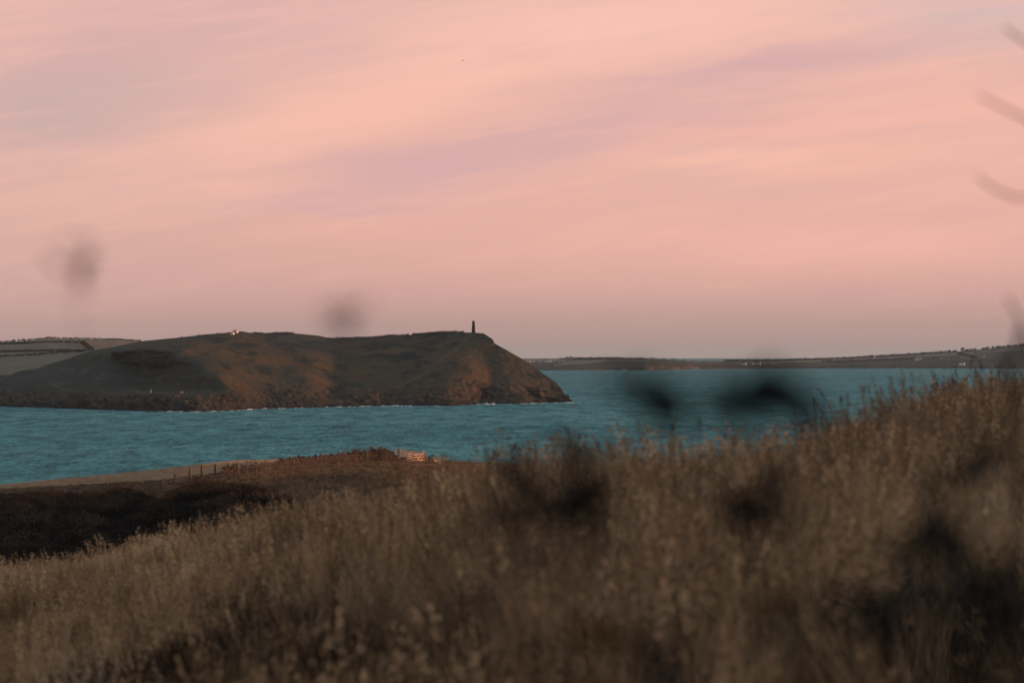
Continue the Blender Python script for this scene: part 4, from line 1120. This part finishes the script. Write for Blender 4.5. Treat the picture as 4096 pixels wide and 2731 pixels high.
def stake(parent, px, y0, y1, d, w=.11, mat='wood', name='post', lean=0.0):
    a, b = P(px, y1 + 5, d), P(px + lean, y0, d)
    b.x += 0; return MB().tube([a, a.lerp(b, .5), b], [w * .55, w * .52, w * .45], 7).build(name, M[mat], parent)
def rail(parent, a, b, w=.11, t=.05, mat='wood', name='rail', sag=0):
    return MB().bar(P(*a), P(*b), w, t).build(name, M[mat], parent)
def wires(parent, pts, n, hs):
    mb = MB()
    for k in range(n):
        for (pa, ta, ba, da), (pb, tb, bb, db) in zip(pts[:-1], pts[1:]):
            f = hs[k]; mb.tube([P(pa, ta + (ba - ta) * f, da), P(pb, tb + (bb - tb) * f, db)], .012, 4, False)
    return mb.build('wire', M['wire'], parent)
def build_fences():
    # rail fence climbing over the scrub
    ps = [(646, 1918, 1962, 232), (700, 1895, 1938, 240), (758, 1874, 1916, 248), (806, 1859, 1903, 255), (861, 1856, 1893, 262)]
    e = empty('rail_fence', P(646, 1962, 232), 'short rail and wire fence of dark posts above the scrub', 'fence')
    for px, a, b, d in ps: stake(e, px, a, b, d, .20, 'oldwood')
    rail(e, (701, 1902, 240), (757, 1880, 248), .12, .08, 'oldwood'); rail(e, (807, 1869, 255), (834, 1867, 258), .10, .07, 'oldwood'); rail(e, (833, 1867.5, 258), (860, 1864, 262), .08, .06, 'oldwood')
    wires(e, ps[1:4], 5, (.12, .28, .45, .6, .75)); wires(e, ps[:2], 2, (.2, .5))
    # brace fence running down to the right
    ps = [(952, 1859, 1907, 262), (989, 1870, 1906, 256), (1026, 1885, 1908, 250), (1067, 1895, 1923, 243), (1105, 1910, 1948, 236), (1145, 1925, 1950, 230), (1183, 1935, 1963, 224), (1225, 1946, 1977, 218), (1266, 1960, 1985, 213)]
    e = empty('stake_fence', P(952, 1907, 262), 'line of slim wooden stakes descending right across the field', 'fence')
    for i, (px, a, b, d) in enumerate(ps): stake(e, px, a - 10, b, d, .19 if i == 0 else .15, 'wood', lean=(-1, .5, 0, 1, -.5)[i % 5])
    rail(e, (953, 1885, 262), (972, 1904, 260), .09, .09, 'wood', 'brace'); wires(e, ps, 3, (.15, .45, .75))
    # fence in front of the bank
    ps = [(989, 1848, 1872, 276), (1061, 1845, 1880, 284), (1175, 1834, 1862, 308), (1287, 1824, 1858, 326), (1379, 1817, 1848, 338), (1470, 1815, 1850, 346), (1548, 1815, 1848, 350)]
    e = empty('wire_fence', P(1061, 1880, 284), 'wire fence with spaced stakes along the foot of the bank', 'fence')
    for i, (px, a, b, d) in enumerate(ps): stake(e, px, a - 8, b, d, .18 if i % 3 else .15, 'wood', lean=(0, .5, -.6)[i % 3])
    stake(e, 1270, 1823, 1846, 330, .12, 'wood'); wires(e, ps, 4, (.1, .3, .5, .75))
    # stakes on top of the bank
    e = empty('bank_top_fence', P(1020, 1856, 290), 'short stakes and a rail sticking up along the bank top', 'fence')
    for px, a, b, d in [(912, 1850, 1866, 272), (1020, 1839, 1856, 290), (1282, 1811, 1824, 340), (1353, 1801, 1815, 348), (1435, 1790, 1806, 356)]: stake(e, px, a, b, d, .12, 'oldwood')
    stake(e, 1485, 1784, 1800, 360, .26, 'wood'); stake(e, 1523, 1781, 1798, 361, .26, 'wood'); rail(e, (1487, 1791, 360), (1522, 1789.5, 361), .12, .06, 'wood')
build_fences()

def build_gate():
    dn, df = 356.0, 358.6                                   # near and far end of the gate: it is turned to face the low sun
    def dg(px): return lerp(dn, df, (px - 1651) / 45.5)
    e = empty('field_gate', P(1674, 1846, 357), 'sunlit pale wooden field gate with cross braces', 'gate')
    stake_ = lambda px, a, b, w, nm: MB().bar(P(px, b, dg(px)), P(px, a, dg(px)), w, w).build(nm, M['newwood'], e)
    stake_(1651, 1814.5, 1843, .12, 'stile'); stake_(1657, 1820, 1840, .09, 'stile'); stake_(1696, 1800, 1846, .15, 'post')
    for (ya, yb) in ((1818, 1815.6), (1829.3, 1827.4), (1840.2, 1838.2)):
        MB().bar(P(1651, ya, dn), P(1696, yb, df), .135, .04).build('bar', M['newwood'], e)
    off = -.10
    MB().bar(P(1662, 1845, dg(1662) + off), P(1696.7, 1803, dg(1696) + off), .11, .04).build('brace', M['newwood'], e)
    MB().bar(P(1680, 1846.5, dg(1680) + off * 1.6), P(1696.5, 1807, dg(1696) + off * 1.6), .09, .04).build('brace', M['newwood'], e)
    MB().bar(P(1660, 1819, dg(1660) - off * .6), P(1687, 1843, dg(1687) - off * .6), .09, .04).build('brace', M['newwood'], e)
    # side panel left of the gate
    e = empty('hurdle_panel', P(1639, 1844, 355.4), 'narrow pale slatted panel attached left of the gate', 'fence panel')
    for y in (1814.3, 1823.2, 1832.4, 1841.8): MB().bar(P(1630, y, 354.9), P(1648.5, y - .3, 355.8), .125, .04).build('slat', M['newwood'], e)
    for px, a, d in ((1629.2, 1811, 354.95), (1648.2, 1807, 355.95)): MB().bar(P(px, 1846, d), P(px, a, d), .09, .09).build('post', M['newwood'], e)
    MB().bar(P(1626.5, 1835.7, 354.9), P(1610, 1847, 354.2), .08, .06).build('prop', M['wood'], e)
    # side panel right of the gate
    e = empty('hurdle_panel', P(1703, 1844, 359.4), 'narrow slatted panel right of the gate', 'fence panel')
    for y in (1814, 1822.3, 1832, 1841): MB().bar(P(1697.5, y - .3, 358.9), P(1708.5, y + .2, 360.0), .07, .04).build('slat', M['wood'], e)
    MB().bar(P(1708.2, 1845, 360.1), P(1708.2, 1815.5, 360.1), .13, .1).build('post', M['newwood'], e)
    # pen rails behind
    e = empty('stock_pen', P(1594, 1828, 364), 'weathered rail pen running back behind the gate', 'fence')
    for px, a, b, d, w in ((1592.7, 1793, 1832, 364, .2), (1597, 1794, 1830, 364.6, .16), (1633, 1802, 1830, 369, .14), (1677, 1805, 1830, 376, .14)): stake(e, px, a, b, d, w, 'wood')
    for a, b in (((1572, 1798, 361.5), (1592, 1801.5, 364)), ((1577, 1807, 361.5), (1592, 1812, 364)), ((1597, 1797.4, 364.6), (1633, 1803, 369)), ((1633, 1803, 369), (1690, 1812, 378)),
                 ((1597, 1805, 364.6), (1633, 1809, 369)), ((1633, 1809, 369), (1690, 1817, 378)), ((1597, 1811.5, 364.6), (1633, 1815, 369)), ((1597, 1818, 364.6), (1633, 1821, 369)), ((1597, 1824, 364.6), (1633, 1827, 369))):
        rail(e, a, b, .13, .05, 'wood')
    # broken hurdles to the right
    e = empty('broken_hurdle', P(1737, 1845, 352), 'leaning broken rail fence half sunk in grass right of the gate', 'fence')
    MB().bar(P(1738, 1848, 352), P(1730.3, 1824, 352), .11, .06).build('post', M['newwood'], e); MB().bar(P(1787, 1846, 357), P(1787, 1823, 357), .12, .1).build('post', M['wood'], e)
    for a, b, mt in (((1732, 1828.7, 352), (1789, 1834.2, 357), 'wood'), ((1737, 1838, 351.9), (1747, 1839.6, 352.5), 'newwood'), ((1738, 1843.5, 351.9), (1747, 1845, 352.5), 'newwood'), ((1748, 1840, 352.6), (1791, 1843, 357), 'wood'), ((1783, 1834.4, 356.7), (1791, 1835, 357.4), 'newwood')):
        rail(e, a, b, .10, .04, mt)
    rail(e, (1777, 1840, 356), (1788, 1829, 357), .07, .04, 'wood', 'brace')
build_gate()

# ------------------------------------------------------------------ close plants, out of focus
M['darkhead'] = mat_noise('dark_seed_head', (.012, .010, .009), (.030, .022, .017), 60)
M['darkleaf'] = mat_noise('dark_dead_leaf', (.006, .008, .008), (.018, .018, .015), 30)
M['drystem'] = mat_noise('dry_stem', (.06, .042, .03), (.11, .08, .055), 30)
M['rustleaf'] = mat_noise('rust_leaf', (.07, .038, .014), (.12, .068, .026), 30)
def leaf_data(name, L, w, mat):
    vs, fs = [], []
    for i in range(5):
        t = i / 4; ww = w * math.sin(math.pi * (.12 + .86 * t)) * .5; z = .25 * L * t * t
        vs += [(-ww, L * t, z + ww * .5), (0, L * t, z), (ww, L * t, z + ww * .5)]
    for i in range(4): a = i * 3; fs += [(a, a + 1, a + 4, a + 3), (a + 1, a + 2, a + 5, a + 4)]
    return mesh_data(name, vs, fs, mat, True)
def plant(name, tip, d, label, cat, heads=(), leaves=(), stem=.0022, group=None, base_dx=.0, leafmat='darkleaf', leafsize=(.06, .025), headmat='darkhead', asp=.55):
    """tall plant rooted in the hillside whose stem passes through photo points `tip` (list of (px,py)), d metres away"""
    pts = [P(px, py, d + k * .02) for k, (px, py) in enumerate(tip)]
    root = Vector((pts[-1].x + base_dx, pts[-1].y + .02, 0)); root.z = float(near_ground(np.array(root.x), np.array(root.y))) - .03
    e = empty(name, root, label, cat, group)
    path = pts + [pts[-1].lerp(root, .4) + Vector((.01, 0, 0)), root]
    n = len(path)
    MB().tube(path, [stem * (.5 + .7 * i / (n - 1)) for i in range(n)], 6).build('stem', M['drystem'], e)
    for k, (px, py, rw, rh, dd) in enumerate(heads):
        c = P(px, py, d + dd); s = K * d
        h = MB().blob(c, (rw * s, rw * s * .9, rh * s), k + int(px), .25, 10, 8).build('seed_head', M[headmat], e, True)
        # little bracts around the head
        g = random.Random(int(px)); mb = MB()
        for _ in range(26):
            a, t = g.random() * 6.28, g.uniform(-.9, .9); r = math.sqrt(1 - t * t)
            q = c + Vector((math.cos(a) * r * rw, math.sin(a) * r * rw, t * rh)) * s * .92
            o = q + Vector((math.cos(a) * rw * .5, math.sin(a) * rw * .5, rh * .35 + .2 * rh * g.random())) * s
            mb.bar(q, o, rw * s * .12, rw * s * .05)
        hb = mb.build('bracts', M[headmat], e)
        if (c - pts[0]).length > .004: MB().tube([c, c.lerp(pts[min(1, len(pts) - 1)], .5) + Vector((0, 0, -.01)), pts[min(1, len(pts) - 1)]], [stem * .4, stem * .5, stem * .6], 5).build('branch', M['drystem'], e)
    if leaves:
        lm = leaf_data('leaf', leafsize[0], leafsize[1], M[leafmat]); g = random.Random(int(tip[0][0]))
        for (px, py, cnt, spread) in leaves:
            for _ in range(cnt):
                o = bpy.data.objects.new('leaf', lm); link(o, e)
                q = P(px + g.gauss(0, spread), py + g.gauss(0, spread * asp), d + g.gauss(0, .03)) - root
                o.location = q; o.rotation_euler = (g.uniform(-.6, 1.2), g.uniform(-1, 1), g.random() * 6.28); s = g.uniform(.6, 1.2); o.scale = (s, s, s)
    return e
GRP = 'tall dead plants close to the viewer'
plant('seedhead_plant', [(322, 1060), (318, 1200), (330, 1700)], 2.0, 'blurred lone oval seed head high against the sky at left', 'plant', [(320, 1098, 20, 52, 0)],
      group=GRP, stem=.0008, leaves=[(318, 985, 2, 26), (310, 1050, 4, 42), (325, 1110, 4, 48), (330, 1170, 2, 30)], leafsize=(.020, .005), leafmat='drystem')
plant('seedhead_plant', [(1385, 1265), (1395, 1400), (1420, 1900)], 1.8, 'blurred seed head hovering over the middle of the headland', 'plant', [(1372, 1290, 26, 28, 0), (1420, 1240, 16, 15, .03)],
      group=GRP, stem=.0008, leaves=[(1340, 1310, 4, 40), (1410, 1250, 4, 32)], leafsize=(.018, .006), leafmat='drystem')
plant('leafy_spray', [(2600, 1590), (2680, 1660), (2710, 1800)], 1.55, 'dark blurred leafy spray over the sea right of the headland tip', 'plant', [(2650, 1625, 70, 46, 0), (2560, 1595, 50, 32, 0)],
      leaves=[(2545, 1580, 16, 40), (2645, 1620, 34, 42), (2690, 1690, 12, 32)], group=GRP, leafsize=(.021, .012), stem=.0014)
plant('leafy_spray', [(2890, 1640), (2960, 1605), (3070, 1595), (3170, 1640), (3230, 1720), (3240, 1860)], 1.55, 'dark blurred arching spray of leaves above the grass line', 'plant',
      [(2895, 1640, 52, 36, 0), (3090, 1605, 44, 26, 0)], leaves=[(2895, 1635, 24, 45), (3000, 1600, 15, 38), (3100, 1605, 22, 40), (3180, 1635, 11, 30), (3240, 1690, 5, 20)], group=GRP, leafsize=(.021, .012), stem=.0016)
for (x0, y0, d, lab, hd, lv) in [
    (2190, 2000, 3.4, 'dark blurred dead weed in the grass, left of a matching one', [(2180, 2030, 28, 34, 0), (2120, 1960, 18, 20, .05)], [(2190, 2050, 44, 80), (2090, 1930, 26, 65)]),
    (2350, 1990, 3.4, 'dark blurred dead weed in the grass right of its neighbour', [(2340, 2030, 30, 34, 0), (2310, 1860, 20, 30, .05)], [(2350, 2040, 44, 70), (2310, 1840, 14, 36)]),
    (3000, 2030, 2.5, 'compact black blurred head low in the grass at right', [(2990, 2060, 44, 36, 0)], [(3000, 2060, 32, 46), (3080, 1990, 20, 60)]),
    (3740, 2140, 2.7, 'largest black blurred clump in the grass at lower right', [(3720, 2160, 60, 50, 0), (3790, 2230, 36, 36, 0)], [(3720, 2180, 60, 68), (3850, 2330, 36, 65)]),
    (3860, 1890, 3.2, 'black blurred weed near the right edge above the largest clump', [(3860, 1905, 34, 36, 0)], [(3860, 1910, 34, 55)]),
    (3570, 2450, 2.3, 'dark slanting blurred stalk at lower right', [(3500, 2480, 44, 26, 0)], [(3460, 2500, 36, 65), (3570, 2420, 24, 50)]),
    (3900, 2560, 2.2, 'dark blurred plant in the lower right corner', [(3780, 2560, 30, 55, 0)], [(3900, 2640, 44, 90), (3960, 2400, 30, 65)]),
    (3260, 2440, 2.4, 'small dark blurred bud among straw at lower right', [(3260, 2440, 24, 36, 0)], [(3200, 2580, 6, 45)]),
    (1110, 2560, 3.2, 'dark rayed blurred weed at bottom left of centre', [(1090, 2580, 28, 30, 0)], [(1100, 2590, 30, 80)]),
    (1920, 2420, 2.7, 'olive dark blurred bud in the lower middle', [(1920, 2430, 34, 34, 0)], [(1920, 2430, 10, 34)]),
    (560, 2540, 4.2, 'low dark blurred tangle at lower left', [(560, 2560, 18, 18, 0)], [(520, 2500, 12, 80), (260, 2690, 9, 70)]),
    (2620, 2650, 2.3, 'dark blurred leaves at the bottom middle edge', [(2640, 2660, 26, 26, 0)], [(2640, 2700, 18, 90)])]:
    plant('dead_weed', [(x0, y0), (x0 + 10, y0 + 120), (x0 + 15, y0 + 300)], d * .70, lab, 'plant', hd, [(a_, b_, int(c_ * .85), e_ * 1.3) for a_, b_, c_, e_ in lv], group='dark dead weeds in the grass', leafsize=(.025, .012), stem=.0016, asp=.8)
for (x0, y0, d, lab) in [(3130, 2390, 2.6, 'small rust-orange leaf cluster low right of centre'), (2400, 2570, 2.4, 'blurred rusty leaf cluster at the bottom middle'), (10, 2480, 2.2, 'rusty blurred leaf cluster at the left edge')]:
    plant('rusty_weed', [(x0, y0), (x0 + 5, y0 + 100), (x0 + 10, y0 + 250)], d, lab, 'plant', [], [(x0, y0 + 20, 6, 22)], group='rusty weeds in the grass', leafmat='rustleaf', leafsize=(.035, .024), stem=.0012)
for pts, d, w, lab in [
    ([(4020, 110), (4070, 150), (4200, 240), (4420, 700)], 4.6, .0030, 'blurred stalk tip entering from the upper right edge, topmost'),
    ([(3915, 385), (4010, 430), (4110, 480), (4380, 800)], 4.2, .0026, 'blurred stalk reaching in from the right edge below the topmost one'),
    ([(3910, 705), (3975, 755), (4060, 790), (4160, 790), (4420, 1100)], 4.2, .0026, 'blurred curved stalk reaching in at the right edge, upper middle'),
    ([(4030, 1185), (4075, 1270), (4110, 1370), (4140, 1600)], 3.8, .0028, 'blurred upright stalk at the right edge above the far coast'),
    ([(4085, 1300), (4065, 1400), (4030, 1470), (4060, 1600)], 3.4, .0062, 'thick blurred bent stalk at the right edge over the far coast'),
    ([(3975, 1400), (4010, 1450), (4040, 1500), (4070, 1640)], 3.6, .0022, 'faint blurred twig left of the thick bent stalk')]:
    plant('dry_stalk', pts, d, lab, 'plant', group='dry stalks at the right edge', stem=w * 1.3)

def dead_stems(base, tips, d, label):
    b = P(*base, d); b.z = float(near_ground(np.array(b.x), np.array(b.y)))
    e = empty('bleached_weed', b, label, 'plant', 'pale dead stems in the grass'); M.setdefault('palestem', mat_noise('bleached_stem', (.30, .25, .19), (.42, .36, .28), 20))
    for k, (px, py) in enumerate(tips):
        t = P(px, py, d + (k % 3 - 1) * .12); mid = b.lerp(t, .5) + Vector(((px - base[0]) * K * d * .12, 0, .02))
        MB().tube([b, mid, t], [.009, .007, .003], 6).build('stem', M['palestem'], e)
dead_stems((300, 2760), [(130, 2540), (215, 2600), (255, 2545), (300, 2610), (345, 2560), (420, 2570), (470, 2640), (390, 2690)], 10.5, 'bleached branching dead stems at the lower left')
dead_stems((3980, 2010), [(3900, 1790), (3940, 1810), (3985, 1800), (4010, 1850), (3870, 1850)], 12.0, 'bleached leaning dead stems at the right edge below the crest')

# upright seed spikes standing out above the crest on the right
M['spike'] = mat_noise('brown_spike', (.075, .052, .036), (.14, .10, .07), 40)
for k, (px, top, foot, d, w) in enumerate([(3948, 1432, 1560, 20, 9), (3452, 1530, 1660, 15, 8), (3405, 1570, 1680, 15, 10), (3375, 1562, 1620, 15, 6), (3911, 1460, 1560, 20, 6), (3840, 1510, 1600, 19, 16), (3740, 1515, 1610, 19, 8),
                                          (3300, 1580, 1680, 14, 6), (2785, 1670, 1760, 11.5, 9), (2700, 1690, 1780, 11.5, 13), (4020, 1470, 1560, 21, 7), (3640, 1530, 1640, 18, 7), (1983, 1780, 1890, 11, 10), (2052, 1775, 1890, 11, 10), (2290, 1755, 1850, 10, 13)]):
    lab = ['slender upright seed spike tallest against the far shore', 'tall thin seed spike left of the right-hand crest', 'dark thick seed spike rising from the crest grass', 'small loose seed spike over the sea', 'thin spike beside the tallest one',
           'bushy brown seed head on the right crest', 'nodding seed spike on the right crest', 'short spike at the start of the right crest', 'lone small spike above the middle crest', 'broad brown seed head in front of the sea',
           'curved seed spike near the right edge crest', 'leaning feathery spike over the right crest', 'soft blurred grass plume right of the gate', 'second soft grass plume right of the gate', 'dark plume rising highest on the centre crest'][k]
    root = P(px, foot, d); root.z = float(near_ground(np.array(root.x), np.array(root.y)))
    e = empty('seed_spike', root, lab, 'plant', 'seed spikes along the grass crest')
    tipp = P(px + (-26, 4, -40, 14, -12)[k % 5], top + 12, d); s = K * d * .6
    MB().tube([root, root.lerp(tipp, .5) + Vector((.01, 0, 0)), tipp], [.004, .003, .002], 5).build('stem', M['drystem'], e)
    mb = MB(); g = random.Random(k)
    for i in range(60):
        t = g.random(); c = root.lerp(tipp, .0) ; c = tipp + (root - tipp).normalized() * (t * min((foot - top) * .6, 70) * s)
        r = w * s * (.35 + .65 * math.sin(math.pi * min(t + .12, 1))) * .7; a = g.random() * 6.28
        q = c + Vector((math.cos(a) * r, math.sin(a) * r, r * 1.2)); mb.bar(c, q, .006, .004)
    mb.build('spike', M['spike'], e)

# ------------------------------------------------------------------ gull
def build_bird():
    D = 480.0; c = P(1853, 243.5, D); m = mat_noise('dark_feathers', (.02, .014, .012), (.04, .03, .026), 8)
    e = empty('gull', c, 'tiny dark bird gliding high in the pink sky', 'bird'); e.rotation_euler = (0, -.42, .25)
    vs, fs = [], []; n = 8
    for i in range(11):                                           # body with neck and head, along -Y
        t = i / 10; r = .085 * math.sin(math.pi * min(1, max(.03, t))) ** .7 * (1 - .35 * t) + (.015 if i in (8, 9) else .004)
        for k in range(n): vs.append((math.cos(k * 6.283 / n) * r, -.28 + .56 * t, math.sin(k * 6.283 / n) * r + .02 * t))
    for i in range(10):
        for k in range(n): a, b = i * n + k, i * n + (k + 1) % n; fs.append((a, b, b + n, a + n))
    n0 = len(vs); vs += [(-.03, -.26, 0), (.03, -.26, 0), (.09, -.44, .0), (-.09, -.44, 0)]; fs.append((n0, n0 + 1, n0 + 2, n0 + 3))
    for s in (-1, 1):
        n0 = len(vs)
        for x, y0, y1, z in ((.04, -.08, .12, .03), (.22, -.03, .17, .12), (.42, -.06, .10, .13), (.60, -.16, -.02, .06), (.68, -.22, -.18, .02)): vs += [(s * x, y0, z), (s * x, (y0 + y1) / 2, z + .02), (s * x, y1, z)]
        for i in range(4): a = n0 + i * 3; fs += [(a, a + 1, a + 4, a + 3), (a + 1, a + 2, a + 5, a + 4)]
    mobj('body', vs, fs, m, e, True)
build_bird()

# ------------------------------------------------------------------ haze
hm = bpy.data.materials.new('sea_air'); hm.use_nodes = True; ht = hm.node_tree; ht.nodes.clear()
pv = ht.nodes.new('ShaderNodeVolumePrincipled'); pv.inputs['Color'].default_value = (.55, .77, .90, 1); pv.inputs['Density'].default_value = 1.9e-5; pv.inputs['Anisotropy'].default_value = 0.0
om = ht.nodes.new('ShaderNodeOutputMaterial'); ht.links.new(pv.outputs[0], om.inputs['Volume'])
q = MB().box((0, 20000, -20), (90000, 60000, 240))
hz = q.build('haze', hm); tag(hz, 'thin sea haze over the whole bay', None, None, 'stuff')
